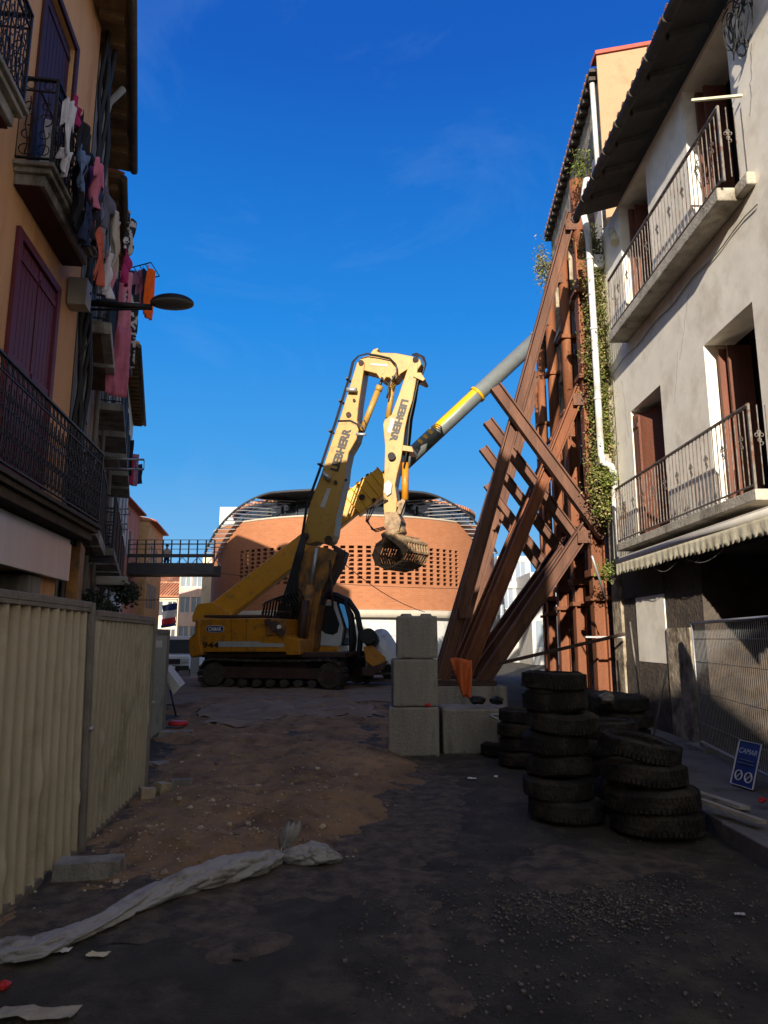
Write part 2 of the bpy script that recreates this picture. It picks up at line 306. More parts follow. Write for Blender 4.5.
def tag(o, label, cat=None, group=None, kind=None):
    if label: o['label'] = label
    if cat: o['category'] = cat
    if group: o['group'] = group
    if kind: o['kind'] = kind
    return o
def thing(name, label, cat, loc=(0, 0, 0), rz=0, group=None):
    o = bpy.data.objects.new(name, None); C.objects.link(o); o.location = loc; o.rotation_euler = (0, 0, rz)
    o.empty_display_size = 0.2
    return tag(o, label, cat, group)
def copy_tree(o, parent=None):
    c = o.copy(); C.objects.link(c); c.parent = parent
    for ch in [x for x in KIDS.get(o.name, [])]: copy_tree(ch, c)
    return c
KIDS = {}
def copy_thing(root, loc, rz=None, label=None):
    def rec(o, par):
        c = o.copy(); C.objects.link(c)
        if par is not None: c.parent = par
        for ch in list(o.children): rec(ch, c)
        return c
    r = rec(root, None); r.location = loc
    if rz is not None: r.rotation_euler = (0, 0, rz)
    if label: r['label'] = label
    return r
def text_mesh(name, body, m, parent, origin, right, up, width, height, off=0.004, thick=0.004, bold=0.0):
    cu = bpy.data.curves.new(name, 'FONT'); cu.body = body; cu.size = 1; cu.extrude = 0; cu.offset = bold
    cu.resolution_u = 3
    to = bpy.data.objects.new('tmp_text', cu); C.objects.link(to)
    bpy.context.view_layer.update()
    me = bpy.data.meshes.new_from_object(to.evaluated_get(bpy.context.evaluated_depsgraph_get()))
    bpy.data.objects.remove(to); bpy.data.curves.remove(cu)
    xs = [v.co.x for v in me.vertices]; ys = [v.co.y for v in me.vertices]
    x0, x1, y0, y1 = min(xs), max(xs), min(ys), max(ys)
    right = Vector(right).normalized(); up = Vector(up); up = (up - right * up.dot(right)).normalized(); nr = right.cross(up)
    offp = Vector((0, 0, 0)); p = parent
    while p: offp += p.location; p = p.parent
    origin = Vector(origin)
    for v in me.vertices:
        a = (v.co.x - x0) / (x1 - x0) - 0.5; b = (v.co.y - y0) / (y1 - y0) - 0.5
        v.co = origin + right * a * width + up * b * height + nr * off - offp
    me.materials.clear(); me.materials.append(M[m])
    o = bpy.data.objects.new(name, me); C.objects.link(o); o.parent = parent
    return o

# ------------------------------------------------------------------ ground
def gz(x, y):                                          # the street falls gently beyond the machine
    t = min(1, max(0, (y - 27) / 18)); return -0.55 * t * t * (3 - 2 * t)
g = MB()
xs = [-600, -200, -60, -30, -16, -10, -7] + [-6 + 0.5 * i for i in range(31)] + [12, 16, 30, 60, 200, 600]
ys = [-200, -60, -20, -5] + [0.5 * i for i in range(0, 61)] + [32 + i * 2 for i in range(10)] + [60, 80, 120, 300, 900]
def gfn(x, y): return (x, y, gz(x, y) + 0.012 * noise.noise(Vector((x * 0.5, y * 0.5, 0))))
vs = [gfn(x, y) for x in xs for y in ys]; ny = len(ys)
g.add(vs, [(i * ny + j, (i + 1) * ny + j, (i + 1) * ny + j + 1, i * ny + j + 1) for i in range(len(xs) - 1) for j in range(ny - 1)], True)
tag(g.build('road', 'asphalt'), None, kind='structure')

def inpoly(x, y, P):
    c = False; n = len(P)
    for i in range(n):
        x1, y1 = P[i]; x2, y2 = P[(i + 1) % n]
        if (y1 > y) != (y2 > y) and x < (x2 - x1) * (y - y1) / (y2 - y1) + x1: c = not c
    return c
def dpoly(x, y, P):
    best = 1e9; n = len(P)
    for i in range(n):
        ax, ay = P[i]; bx, by = P[(i + 1) % n]; dx, dy = bx - ax, by - ay
        t = max(0, min(1, ((x - ax) * dx + (y - ay) * dy) / (dx * dx + dy * dy + 1e-9)))
        best = min(best, math.hypot(x - ax - dx * t, y - ay - dy * t))
    return best if inpoly(x, y, P) else -best
def patch(P, step, hfn, name, m, kind='structure', zoff=0.0):
    P = [(p.x, p.y) for p in P]
    x0 = min(p[0] for p in P) - .4; x1 = max(p[0] for p in P) + .4; y0 = min(p[1] for p in P) - .4; y1 = max(p[1] for p in P) + .4
    nx = int((x1 - x0) / step); nyy = int((y1 - y0) / step); b = MB(); idx = {}; vs = []; fs = []
    for i in range(nx + 1):
        for j in range(nyy + 1):
            x = x0 + i * step; y = y0 + j * step
            d = dpoly(x, y, P) + 0.28 * noise.noise(Vector((x * 1.3, y * 1.3, 3))) + 0.12 * noise.noise(Vector((x * 5, y * 5, 3)))
            if d > -0.12:
                idx[(i, j)] = len(vs); vs.append((x, y, gz(x, y) + zoff + hfn(x, y, d)))
    for (i, j) in idx:
        q = [(i, j), (i + 1, j), (i + 1, j + 1), (i, j + 1)]
        if all(k in idx for k in q): fs.append(tuple(idx[k] for k in q))
    b.add(vs, fs, True)
    return tag(b.build(name, m), None, kind=kind)
def dirt_h(x, y, d):
    e = max(-0.04, min(1, d / 0.5) * 0.05 + (-0.03 if d < 0.02 else 0.0))
    n1 = noise.fractal(Vector((x * 1.1, y * 1.1, 0)), 1.0, 2.0, 5) * 0.075
    n2 = noise.fractal(Vector((x * 5, y * 5, 5)), 0.8, 2.1, 4) * 0.04
    k = max(0, min(1, d / 0.25))
    mound = 0.13 * math.exp(-(((x + 1.1) / 0.9) ** 2 + ((y - 6.8) / 0.7) ** 2)) + 0.12 * math.exp(-(((x + .6) / 1.0) ** 2 + ((y - 9.6) / 1.0) ** 2)) - 0.035 * (math.exp(-((x + 1.25 + .08 * (y - 8)) / .16) ** 2) + math.exp(-((x - .1 + .08 * (y - 8)) / .16) ** 2))
    return 0.004 + e + k * (n1 + n2 + mound)
def dirtz_(x, y):
    D = [(p.x, p.y) for p in dirtP]; return dirt_h(x, y, dpoly(x, y, D))
dirtP = [PG(*p) for p in [(-30, 960), (60, 905), (180, 880), (300, 858), (352, 868), (385, 820), (412, 795), (420, 772), (405, 752), (390, 742), (392, 716), (380, 694), (200, 694), (172, 702), (160, 735), (140, 790), (60, 870), (-40, 930)]]
dustP = [PG(*p) for p in [(-30, 985), (60, 940), (200, 925), (300, 905), (380, 905), (425, 870), (470, 830), (470, 790), (440, 765), (405, 752), (390, 742), (300, 730), (150, 760), (60, 870), (-40, 930)]]
patch(dustP, 0.06, lambda x, y, d: 0.004 + min(.01, max(-.05, (d - .1) * .05)) + .016 * noise.noise(Vector((x * 4, y * 4, 2))) + .010 * noise.noise(Vector((x * 14, y * 14, 2))), 'dust_film', 'dust')
patch(dirtP, 0.045, dirt_h, 'earth', 'dirt')
slurP = [PG(*p) for p in [(195, 716), (215, 706), (300, 704), (370, 706), (388, 716), (330, 719), (290, 716), (240, 730), (205, 728)]]
patch(slurP, 0.12, lambda x, y, d: 0.02 + dirtz_(x, y) + min(0.0, max(-0.10, d * .20)) + 0.05 * noise.noise(Vector((x * 3, y * 3, 9))), 'mud', 'slurry')
farP = [PG(*p) for p in [(150, 705), (170, 676), (400, 676), (420, 700), (300, 706)]]
patch(farP, 0.2, lambda x, y, d: 0.02 + min(0.05, max(-0.06, d * .1)) + 0.05 * noise.noise(Vector((x, y, 9))), 'worksite_ground', mat('worksite_soil', (0.25, 0.18, 0.12), 0.95, 0.35, 1.5, bump=0.6, bscale=10, stain=(0.2, 0.16, 0.12)))
# thin films of sand on the asphalt
for k, pts in enumerate([[(228, 940), (262, 932), (290, 938), (270, 955), (236, 958)], [(455, 920), (480, 916), (505, 926), (500, 938), (468, 934)], [(500, 868), (560, 850), (650, 852), (690, 868), (620, 882), (540, 884)],
                         [(402, 900), (425, 905), (438, 960), (452, 1010), (430, 1000), (408, 950)]]):
    patch([PG(*p) for p in pts], 0.04, lambda x, y, d: 0.008 + min(0.012, max(-0.05, d * 0.12)) + 0.012 * noise.noise(Vector((x * 9, y * 9, k))), 'sand_film', 'dust')
# pavement on the right with its kerb
KX = 2.72
b = MB(); b.box(KX + 0.16, 4.5, -12, 13.3, -0.2, 0.13); tag(b.build('pavement', 'pavement'), None, kind='structure')
b = MB(); y = -12.0
while y < 13.2:
    b.box(KX + random.uniform(-.006, .006), KX + 0.155, y, y + 0.985, -0.2, 0.14 + random.uniform(-.004, .004)); y += 1.0
tag(b.build('kerb', 'kerb', bevel=0.012), None, kind='structure')
b = MB(); b.box(9, 60, 29, 43, -0.8, -0.28); tag(b.build('plaza_pavement', 'concrete2'), None, kind='structure')

# pebbles, stones and litter
def rock(b, c, r, sq=0.7, nu=8, nv=5):
    sd = random.random() * 50
    def fn(u, v):
        th = u * 2 * math.pi; ph = v * math.pi
        d = Vector((math.cos(th) * math.sin(ph), math.sin(th) * math.sin(ph), math.cos(ph)))
        k = 1 + 0.5 * noise.noise(d * 1.6 + Vector((sd, 0, 0)))
        return Vector(c) + Vector((d.x, d.y, d.z * sq)) * r * k
    b.grid(fn, nu, nv, False)
def dirtz(x, y):
    P = [(p.x, p.y) for p in dirtP]; d = dpoly(x, y, P)
    return gz(x, y) + (dirt_h(x, y, d) if d > 0 else 0)
b = MB()
for i in range(2200):
    px = random.uniform(30, 430); py = 716 + (random.random() ** 0.8) * 215
    p = PG(px, py)
    if not inpoly(p.x, p.y, [(q.x, q.y) for q in dirtP]): continue
    r = random.uniform(0.004, 0.014) * (1 if random.random() < .95 else 2.4)
    rock(b, (p.x, p.y, dirtz(p.x, p.y) + r * .3), r, .7, 6, 4)
tag(b.build('gravel', 'palestone'), 'small stones scattered over the brown earth', None, kind='stuff')
b = MB()
for i in range(3000):
    if i < 1700: px = random.gauss(600, 75); py = random.gauss(905, 17)
    else: px = random.uniform(340, 760); py = random.uniform(760, 1020)
    p = PG(px, py)
    if p.x > KX - 0.05: continue
    r = random.uniform(0.0018, 0.006) * (1.8 if random.random() < .05 else 1)
    b.obox((p.x, p.y, r * .5 + .005), (r, r * .3, 0), (-r * .2, r, r * .2), (0, -r * .2, r * .6))
tag(b.build('grit', 'pebble'), 'pale grit and crumbs strewn on the dark asphalt', None, kind='stuff')

for (px, py, s, lab) in [(295, 640 + 0, 0, None)]: pass
scr = [(297, 799 - 20, .07, 'crumpled white paper scrap on the asphalt left of the tyre stacks'), ]
def litter(px, py, sx, sy, m, label, name='paper_scrap', cat='litter'):
    p = PG(px, py); b = MB(); sd = random.random() * 9
    b.grid(lambda u, v: (p.x + (u - .5) * sx + .2 * sy * (v - .5), p.y + (v - .5) * sy, 0.012 + 0.35 * min(sx, sy) * abs(noise.noise(Vector((u * 3 + sd, v * 3, 0)))) + .004), 8, 6, False)
    o = b.build(name, m, solid=0.003); return tag(o, label, cat)
litter(472, 780, .10, .07, 'paper', 'crumpled white paper scrap on the asphalt in front of the low concrete block')
litter(496, 778, .045, .12, 'paper', 'narrow white paper strip on the asphalt beside the seven-high tyre stack')
litter(61, 954, .09, .05, 'paper', 'small white scrap lying just under the grey textile tube')
litter(98, 958, .10, .05, 'awning', 'pale yellow scrap lying on asphalt below the grey textile tube')
litter(740, 917, .06, .03, 'paper', 'tiny white scrap on the asphalt near the right kerb')
litter(35, 1018, .34, .10, 'concrete2', 'flat pale slab of board lying at the bottom left corner', 'board_scrap', 'board')
b = MB(); p = PG(4, 990); rock(b, (p.x, p.y, 0.02), 0.03); tag(b.build('plastic_lump', 'signal'), 'small red plastic piece at the far left edge of the asphalt', 'litter')
b = MB(); p = PG(662, 838); rock(b, (p.x + .1, p.y, 0.03), 0.028); tag(b.build('plastic_lump', 'signal'), 'small red plastic piece at the foot of the low right tyre stack', 'litter')

def stone_thing(px, py, w_, d_, h_, ang, label, m='concrete', name='rubble_block', cat='rubble'):
    p = PG(px, py); b = MB(); c, s_ = math.cos(ang), math.sin(ang)
    z0 = dirtz(p.x, p.y)
    def fn(x, y, z): 
        k = noise.noise(Vector((x * 4 + px, y * 4, z * 4))) * 0.04
        return (p.x + x * c - y * s_ + k, p.y + x * s_ + y * c + k, z0 + z + k * .5)
    n = 5; vs = []; fs = []
    b2 = []
    faces = [((-1, -1, 0), (2, 0, 0), (0, 0, 1)), ((1, -1, 0), (0, 2, 0), (0, 0, 1)), ((1, 1, 0), (-2, 0, 0), (0, 0, 1)), ((-1, 1, 0), (0, -2, 0), (0, 0, 1)), ((-1, -1, 1), (2, 0, 0), (0, 2, 0))]
    for o_, a_, c_ in faces:
        o_, a_, c_ = Vector(o_), Vector(a_), Vector(c_)
        b.grid(lambda u, v: fn(*( (lambda q: (q.x * w_ / 2, q.y * d_ / 2, -0.04 + q.z * (h_ + .04)))(o_ + a_ * u + c_ * v))), 6, 4, False)
    return tag(b.build(name, m), label, cat)
stone_thing(88, 878, .42, .2, .12, .15, 'flat grey concrete slab lying at the foot of the beige hoarding', name='concrete_slab')
stone_thing(146, 800, .18, .14, .09, .5, 'left and darkest of the rubble lumps beside the second hoarding panel', 'rubble')
stone_thing(162, 796, .16, .14, .10, 1.0, 'middle rubble lump of three beside the second hoarding panel', 'rubble')
stone_thing(180, 793, .22, .12, .07, .2, 'right flatter rubble lump of three beside the second hoarding panel', 'concrete')
stone_thing(176, 737, .5, .35, .08, .1, 'flat pale concrete slab on the earth beside the grey hoarding', name='concrete_slab')
stone_thing(150, 765, .4, .2, .06, -.2, 'dark stone slab half sunk in earth beside the second hoarding panel', 'concrete', name='concrete_slab')
b = MB(); p = PG(178, 729); b.lathe([(0.0, 0.12), (.14, .12), (.17, .09), (.17, .05), (.0, .05)], (p.x, p.y, .02), 16); tag(b.build('plastic_disc', 'signal'), 'small red plastic disc lying on the slab by the grey hoarding', 'litter')

# ------------------------------------------------------------------ buildings
class Wall:
    """a street facade: s runs along it, z up, o out towards the street"""
    def __init__(s, O, head, side):
        s.O = Vector((O[0], O[1], 0)); s.d = Vector((math.sin(head), math.cos(head), 0))
        s.n = Vector((s.d.y, -s.d.x, 0)) * side      # side=+1: street lies to the right of the walking direction
    def __call__(s, a, z, o=0.0): return s.O + s.d * a + s.n * o + Vector((0, 0, z))
def wall_mesh(W, L0, L1, z0, z1, holes, depth, reveal=0.22):
    b = MB(); ss = sorted(set([L0, L1] + [h[0] for h in holes] + [h[1] for h in holes])); zs = sorted(set([z0, z1] + [h[2] for h in holes] + [h[3] for h in holes]))
    for i in range(len(ss) - 1):
        for j in range(len(zs) - 1):
            cs = (ss[i] + ss[i + 1]) / 2; cz = (zs[j] + zs[j + 1]) / 2
            if any(h[0] < cs < h[1] and h[2] < cz < h[3] for h in holes): continue
            b.quad(W(ss[i], zs[j]), W(ss[i + 1], zs[j]), W(ss[i + 1], zs[j + 1]), W(ss[i], zs[j + 1]))
    for h in holes:
        r = h[4] if len(h) > 4 else reveal
        a, c, e, f = h[:4]
        b.quad(W(a, e), W(a, f), W(a, f, -r), W(a, e, -r)); b.quad(W(c, e), W(c, e, -r), W(c, f, -r), W(c, f))
        b.quad(W(a, f), W(c, f), W(c, f, -r), W(a, f, -r)); b.quad(W(a, e), W(a, e, -r), W(c, e, -r), W(c, e))
    b.quad(W(L0, z0), W(L0, z1), W(L0, z1, -depth), W(L0, z0, -depth)); b.quad(W(L1, z0), W(L1, z0, -depth), W(L1, z1, -depth), W(L1, z1))
    b.quad(W(L0, z1), W(L1, z1), W(L1, z1, -depth), W(L0, z1, -depth)); b.quad(W(L0, z0, -depth), W(L0, z1, -depth), W(L1, z1, -depth), W(L1, z0, -depth))
    return b
def wbox(b, W, s0, s1, z0, z1, o0, o1):
    vs = [W(a, z, o) for a in (s0, s1) for z in (z0, z1) for o in (o0, o1)]
    b.add(vs, [(0, 1, 3, 2), (4, 6, 7, 5), (0, 4, 5, 1), (2, 3, 7, 6), (0, 2, 6, 4), (1, 5, 7, 3)])
def window(bl, W, h, m='glass', frame='brownwood', r=0.2, bars=True):
    a, c, e, f = h[:4]; b = MB(); t = 0.05
    wbox(b, W, a, a + t, e, f, -r, -r + .05); wbox(b, W, c - t, c, e, f, -r, -r + .05); wbox(b, W, a + t, c - t, f - t, f, -r, -r + .05); wbox(b, W, a + t, c - t, e, e + t, -r, -r + .05)
    if bars: wbox(b, W, (a + c) / 2 - .03, (a + c) / 2 + .03, e + t, f - t, -r, -r + .048)
    fr = b.build('window', frame, bl)
    b = MB(); b.quad(W(a, e, -r + .01), W(c, e, -r + .01), W(c, f, -r + .01), W(a, f, -r + .01)); b.build('pane', m, fr)
    return fr
def shutter(bl, W, s0, s1, z0, z1, m='brownwood', o=0.03, slats=True, name='shutter'):
    b = MB(); wbox(b, W, s0, s1, z0, z1, o - .02, o)
    n = max(2, int((s1 - s0) / .11))
    for i in range(n):
        wbox(b, W, s0 + (s1 - s0) * i / n + .006, s0 + (s1 - s0) * (i + 1) / n - .006, z0 + .01, z1 - .01, o, o + .014)
    for z in (z0 + .15, (z0 + z1) / 2, z1 - .2): wbox(b, W, s0 + .02, s1 - .02, z, z + .07, o + .015, o + .03)
    return b.build(name, m, bl)
def railing(W, s0, s1, z, proj, h=1.0, gap=.11, t=.014, ends=True, ornate=0, m='iron', parent=None, orn_every=4):
    b = MB(); z0 = z + .06; z1 = z + h; tt = t * .9
    def seg(p0, p1):
        L_ = (p1[0] - p0[0]) ** 2 + (p1[1] - p0[1]) ** 2; L_ = math.sqrt(L_); n = max(1, round(L_ / gap))
        P = lambda u, zz: W(p0[0] + (p1[0] - p0[0]) * u, zz, p0[1] + (p1[1] - p0[1]) * u)
        b.bar(P(0, z1), P(1, z1), .045, .022, W.n); b.bar(P(0, z0), P(1, z0), .03, .015, W.n)
        if ornate: b.bar(P(0, z1 - .14), P(1, z1 - .14), .02, .012, W.n)
        for i in range(n + 1):
            u = i / n
            b.tube([P(u, z0), P(u, z1)], t / 2 if not ornate else .008, 4)
            if i == n: break
            um = (i + .5) / n; r = gap * .42
            def ring(uc, zc, rr, k0=0, k1=1, nn=10):
                b.tube([P(uc + math.cos(2 * math.pi * (k0 + (k1 - k0) * q / nn)) * rr / L_, zc + math.sin(2 * math.pi * (k0 + (k1 - k0) * q / nn)) * rr) for q in range(nn + 1)], .0065, 4, False)
            if ornate:
                ring(um, z1 - .07, min(.05, r)); 
                ring(um, z0 + .10, r); ring(um, z0 + .28, r * .8, .25, 1.1)
                ring(um, z0 + .45, r * 1.1, -.25, .5); ring(um, z0 + .62, r * .7)
                b.tube([P(um + .3 * r / L_ * math.sin(q * 1.1), z0 + .05 + q * .085) for q in range(9)], .007, 4, False)
            elif orn_every and i % orn_every == 2:
                zc = z0 + (z1 - z0) * .62
                for dx, dz in ((-.03, 0), (.03, 0), (0, .035), (0, -.06), (-.02, -.1)):
                    ring(u + dx / L_, zc + dz, .022, nn=6)
    seg((s0, proj), (s1, proj))
    if ends: seg((s0, .0), (s0, proj)); seg((s1, .0), (s1, proj))
    for s_ in (s0, s1): b.bar(W(s_, z, proj), W(s_, z1 + .02, proj), .028, .028, W.n)
    return b.build('railing', m, parent)
def balcony(bl, W, s0, s1, z, proj, m='concrete2', th=.2, mouldings=False, under=None, **kw):
    b = MB()
    if mouldings:
        for k, (o, za, zb) in enumerate([(proj + .05, z - .05, z), (proj + .01, z - .11, z - .053), (proj - .05, z - th, z - .113)]):
            wbox(b, W, s0 - .05 + k * .04, s1 + .05 - k * .04, za, zb, 0.002, o)
    else: wbox(b, W, s0 - .03, s1 + .03, z - th, z, 0.002, proj + .04)
    sl = b.build('balcony', m, bl, bevel=.008)
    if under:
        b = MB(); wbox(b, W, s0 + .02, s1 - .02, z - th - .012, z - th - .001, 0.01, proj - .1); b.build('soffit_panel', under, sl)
    railing(W, s0, s1, z, proj, parent=sl, **kw)
    return sl
def house(name, label, W, L0, L1, H, m, holes=(), depth=6, z0=-.5, reveal=.22, cat='house'):
    o = thing(name, label, cat, W(L0, 0))
    wall_mesh(W, L0, L1, z0, H, list(holes), depth, reveal).build('wall', m, o)
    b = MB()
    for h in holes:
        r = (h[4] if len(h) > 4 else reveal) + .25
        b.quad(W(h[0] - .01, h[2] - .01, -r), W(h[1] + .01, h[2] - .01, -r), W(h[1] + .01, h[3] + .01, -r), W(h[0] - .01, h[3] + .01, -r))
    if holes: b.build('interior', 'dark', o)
    return o
def tiles(b, W, L0, L1, z, o0, o1, dz, pitch=.2):
    """rows of half-round tiles running down the slope from o0 (inside, high) to o1 (eave)"""
    n = int((L1 - L0) / pitch)
    for i in range(n):
        a = L0 + (i + .5) * (L1 - L0) / n
        b.tube([W(a, z + dz, o0), W(a, z, o1)], .085, 6)

# ---- left row --------------------------------------------------------------
WL = Wall((-2.96, 0), -math.atan(.138), 1); kL = math.hypot(1, .138)
def sL(Y): return Y * kL
hw = (sL(6.85), sL(8.03), 3.12, 5.8); hd = (sL(6.92), sL(7.97), 6.52, 9.2, .2)
hd0 = (sL(3.6), sL(4.7), 6.52, 9.2, .2); hw0 = (sL(3.4), sL(4.6), 3.12, 5.8)
shop = (sL(2.0), sL(8.3), .0, 2.35, .6)
oh = house('orange_house', 'orange rendered house with dark red shutters and iron balconies at the left edge', WL, sL(-4), sL(8.95), 10.1, 'orange', [hw, hd, hw0, hd0, shop], depth=5)
wall_mesh(WL, sL(6.3), sL(8.95), 10.1, 11.6, [], 5).build('attic_wall', 'orange', oh)
for h in (hw, hw0):
    b = MB(); a, c, e, f = h; t = .1
    wbox(b, WL, a - t, a, e, f + t, .004, .05); wbox(b, WL, c, c + t, e, f + t, .004, .05); wbox(b, WL, a, c, f, f + t, .004, .05)
    b.build('window_frame', 'purple', oh, bevel=.006)
    mid = (a + c) / 2
    shutter(oh, WL, a + .01, mid - .01, e, f - .01, 'purple', .0); shutter(oh, WL, mid + .01, c - .01, e, f - .01, 'purple', .005)
for h in (hd, hd0):
    b = MB(); a, c, e, f = h[:4]; t = .09
    wbox(b, WL, a - t, a, e, f + t, .004, .04); wbox(b, WL, c, c + t, e, f + t, .004, .04); wbox(b, WL, a, c, f, f + t, .004, .04)
    b.build('door_frame', 'purpledark', oh, bevel=.006)
    dd = shutter(oh, WL, a + .02, c - .02, e, f - .02, 'purpledark', -.06, name='door')
balcony(oh, WL, sL(1.5), sL(9.35), 3.1, .36, 'oldwood', .22, True, ornate=1, gap=.13)
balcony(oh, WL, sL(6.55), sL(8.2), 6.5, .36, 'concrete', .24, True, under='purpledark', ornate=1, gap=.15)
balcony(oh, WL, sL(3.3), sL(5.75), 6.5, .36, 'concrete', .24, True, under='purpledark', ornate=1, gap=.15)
# shop front under the balcony
b = MB()
for (a, c) in ((1.5, 5.42), (5.45, 9.1)): wbox(b, WL, sL(a), sL(c), 2.32, 2.86, .05, .12)
b.build('fascia', 'steel', oh, bevel=.006)
b = MB(); wbox(b, WL, sL(5.425), sL(5.465), 2.32, 2.87, .12, .135); b.build('fascia_joint', 'white', oh)
b = MB()
for i in range(9): wbox(b, WL, sL(4.0), sL(6.0), 1.75 + i * .065, 1.79 + i * .065, -.35, -.30)
wbox(b, WL, sL(6.0), sL(6.06), 1.2, 2.33, -.37, -.28); b.build('louvre', 'cap', oh)
b = MB(); wbox(b, WL, sL(7.95), sL(8.35), 0, 2.31, -.3, .03); wbox(b, WL, sL(8.5), sL(8.9), 0, 1.95, .01, .1); b.build('pilaster', 'greyrender', oh, bevel=.01)
b = MB(); wbox(b, WL, sL(7.1), sL(7.45), 0, 2.3, -.45, -.2); b.build('door_post', 'cap', oh)
# tall black drainpipe bundle at the joint
b = MB()
for k in range(4):
    b.tube([WL(sL(9.0) + .07 * k, 2.8 + .2 * i, .06 + .03 * math.sin(i * .7 + k * 2) + .02 * k) for i in range(46)], .03 + .008 * (k % 2), 6)
b.tube([WL(sL(8.95), 5.3 + .1 * i, .07 + .12 * math.sin(i * .35)) for i in range(10)], .012, 5)
tag(b.build('pipe_bundle', 'black'), 'black bundle of cables and pipes running up beside the orange house', 'pipes')
b = MB(); c0 = WL(sL(8.55), 6.05, .13); b.obox(c0, WL.d * .12, WL.n * .12, Vector((0, 0, .19)))
bx = b.build('junction_box', 'acbox', bevel=.012); tag(bx, 'beige metal cabinet on the orange wall beneath the laundry balcony', 'wall cabinet')
b = MB(); b.cyl(WL(sL(8.55) + .05, 6.1, .25), WL(sL(8.55) + .05, 6.1, .262), .02, 8); b.build('lock', 'black', bx)

# street lamp on the wall
lp = thing('street_lamp', 'dark oval street lamp on a long arm reaching out over the street', 'street lamp', WL(sL(9.0), 5.0, .1))
tip = PY(172, 306, 9.25)
b = MB(); a0 = WL(sL(9.02), tip.z - .06, .12); e0 = Vector((tip.x - .28, tip.y, tip.z - .02))
b.tube([a0, a0.lerp(e0, .5), e0], .045, 8); b.tube([a0 + Vector((0, 0, -.1)), a0.lerp(e0, .55) + Vector((0, 0, -.06)), e0 + Vector((0, 0, -.02))], .018, 6)
b.build('arm', 'iron', lp)
b = MB(); b.obox(a0, (.03, 0, 0), (0, .07, 0), (0, 0, .15)); b.build('bracket', 'iron', lp)
def lampf(u, v, z=1):
    th = u * 2 * math.pi; rr = math.sin(v * math.pi / 2)
    return (tip.x + math.cos(th) * .31 * rr, tip.y + math.sin(th) * .19 * rr, tip.z + .035 + z * math.cos(v * math.pi / 2) * (.13 if z > 0 else .05))
b = MB(); b.grid(lambda u, v: lampf(u, v, 1), 24, 8); b.build('housing', 'iron', lp)
b = MB(); b.grid(lambda u, v: lampf(u, v * .999, -1), 24, 8); b.build('lamp_glass', 'lamp', lp)

# second part of the row: bends left
h2 = -R(19.0)
W2 = Wall((-4.22, 8.95), h2, 1)
def eave(bl, W, L0, L1, H, over, m='soffit', tilem='tile', pitch=.22, beams=False, name='roof'):
    b = MB(); wbox(b, W, L0, L1, H, H + .1, -6, over)
    for i in range(int((L1 - L0) / .5)): wbox(b, W, L0 + .2 + i * .5, L0 + .3 + i * .5, H - .12, H - .002, 0.02, over - .05)
    r = b.build(name, m, bl)
    b = MB(); tiles(b, W, L0, L1, H + .13, -2.5, over + .05, .7, pitch); b.build('roof_tiles', tilem, r)
    b = MB(); b.tube([W(L0, H + .02, over + .06), W(L1, H + .02, over + .06)], .07, 8); b.build('gutter', 'oldwood', r)
    return r
hl = [(.9, 1.7, 3.3, 5.3), (2.3, 3.1, 3.3, 5.3), (.9, 1.7, 6.3, 8.3), (2.3, 3.1, 6.3, 8.3), (.8, 3.2, .1, 2.5)]
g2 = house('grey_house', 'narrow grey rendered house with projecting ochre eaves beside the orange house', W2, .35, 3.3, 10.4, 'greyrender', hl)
eave(g2, W2, -1.6, 3.3, 10.5, .40)
for h in hl[:4]: window(g2, W2, h, 'pglass', 'dirtywhite')
for z in (3.2, 6.2):
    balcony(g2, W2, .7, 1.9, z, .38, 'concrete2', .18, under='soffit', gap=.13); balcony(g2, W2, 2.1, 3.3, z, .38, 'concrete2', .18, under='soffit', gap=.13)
b = MB(); b.tube([W2(.75, 10.2, .34), W2(.75, 9.9, .15), W2(.6, 9.3, .08), W2(.6, 0, .08)], .05, 8); b.build('downpipe', 'greyrender', g2)
hl3 = []
for s_ in (4.4, 6.3, 8.2, 10.2, 12.0):
    for z in (3.3, 6.1, 8.5): hl3.append((s_, s_ + .8, z, z + 1.9 if z < 8 else z + 1.2))
hl3 += [(4.2, 6.0, .1, 2.4), (7, 9, .1, 2.4), (10, 12.5, .1, 2.4)]
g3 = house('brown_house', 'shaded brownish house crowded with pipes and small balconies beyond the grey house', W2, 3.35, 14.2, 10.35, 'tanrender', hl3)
eave(g3, W2, 3.35, 14.2, 10.35, .22)
for i, h in enumerate(hl3[:15]):
    window(g3, W2, h, 'glass', 'dirtywhite')
    shutter(g3, W2, h[0] - .38, h[0] - .02, h[2], h[3], 'bluegrey' if i % 3 else 'brownwood')
    if h[2] < 8: balcony(g3, W2, h[0] - .3, h[1] + .3, h[2] - .05, .5, 'concrete', .14, gap=.13)
b = MB()
for s_ in (3.6, 5.9, 9.6, 13.9): b.tube([W2(s_, 9.7, .2), W2(s_ + .1, 7, .09), W2(s_ + .1, .2, .09)], .05, 6)
b.build('downpipe', 'greyrender', g3)
b = MB(); wbox(b, W2, 6, 14.1, 10.4, 14.5, -6, -3.4); wbox(b, W2, 12.0, 12.9, 14.5, 16.1, -5.2, -4.4); b.build('shadow_attic', 'tanrender', g3)  # unseen block and chimney added to throw a shadow on the rotunda
W4 = Wall(tuple(W2(14.2, 0))[:2], -R(17.5), 1)
hl4 = [(s_, s_ + .9, z, z + 1.8) for s_ in (1.0, 3.2, 5.4, 7.6) for z in (3.2, 6.0, 8.4)]
g4 = house('cream_house', 'tall narrow cream house with sunlit gable edge in the left row', W4, 0, 9.5, 11.4, 'cream', hl4)
eave(g4, W4, 0, 9.5, 11.4, .45)
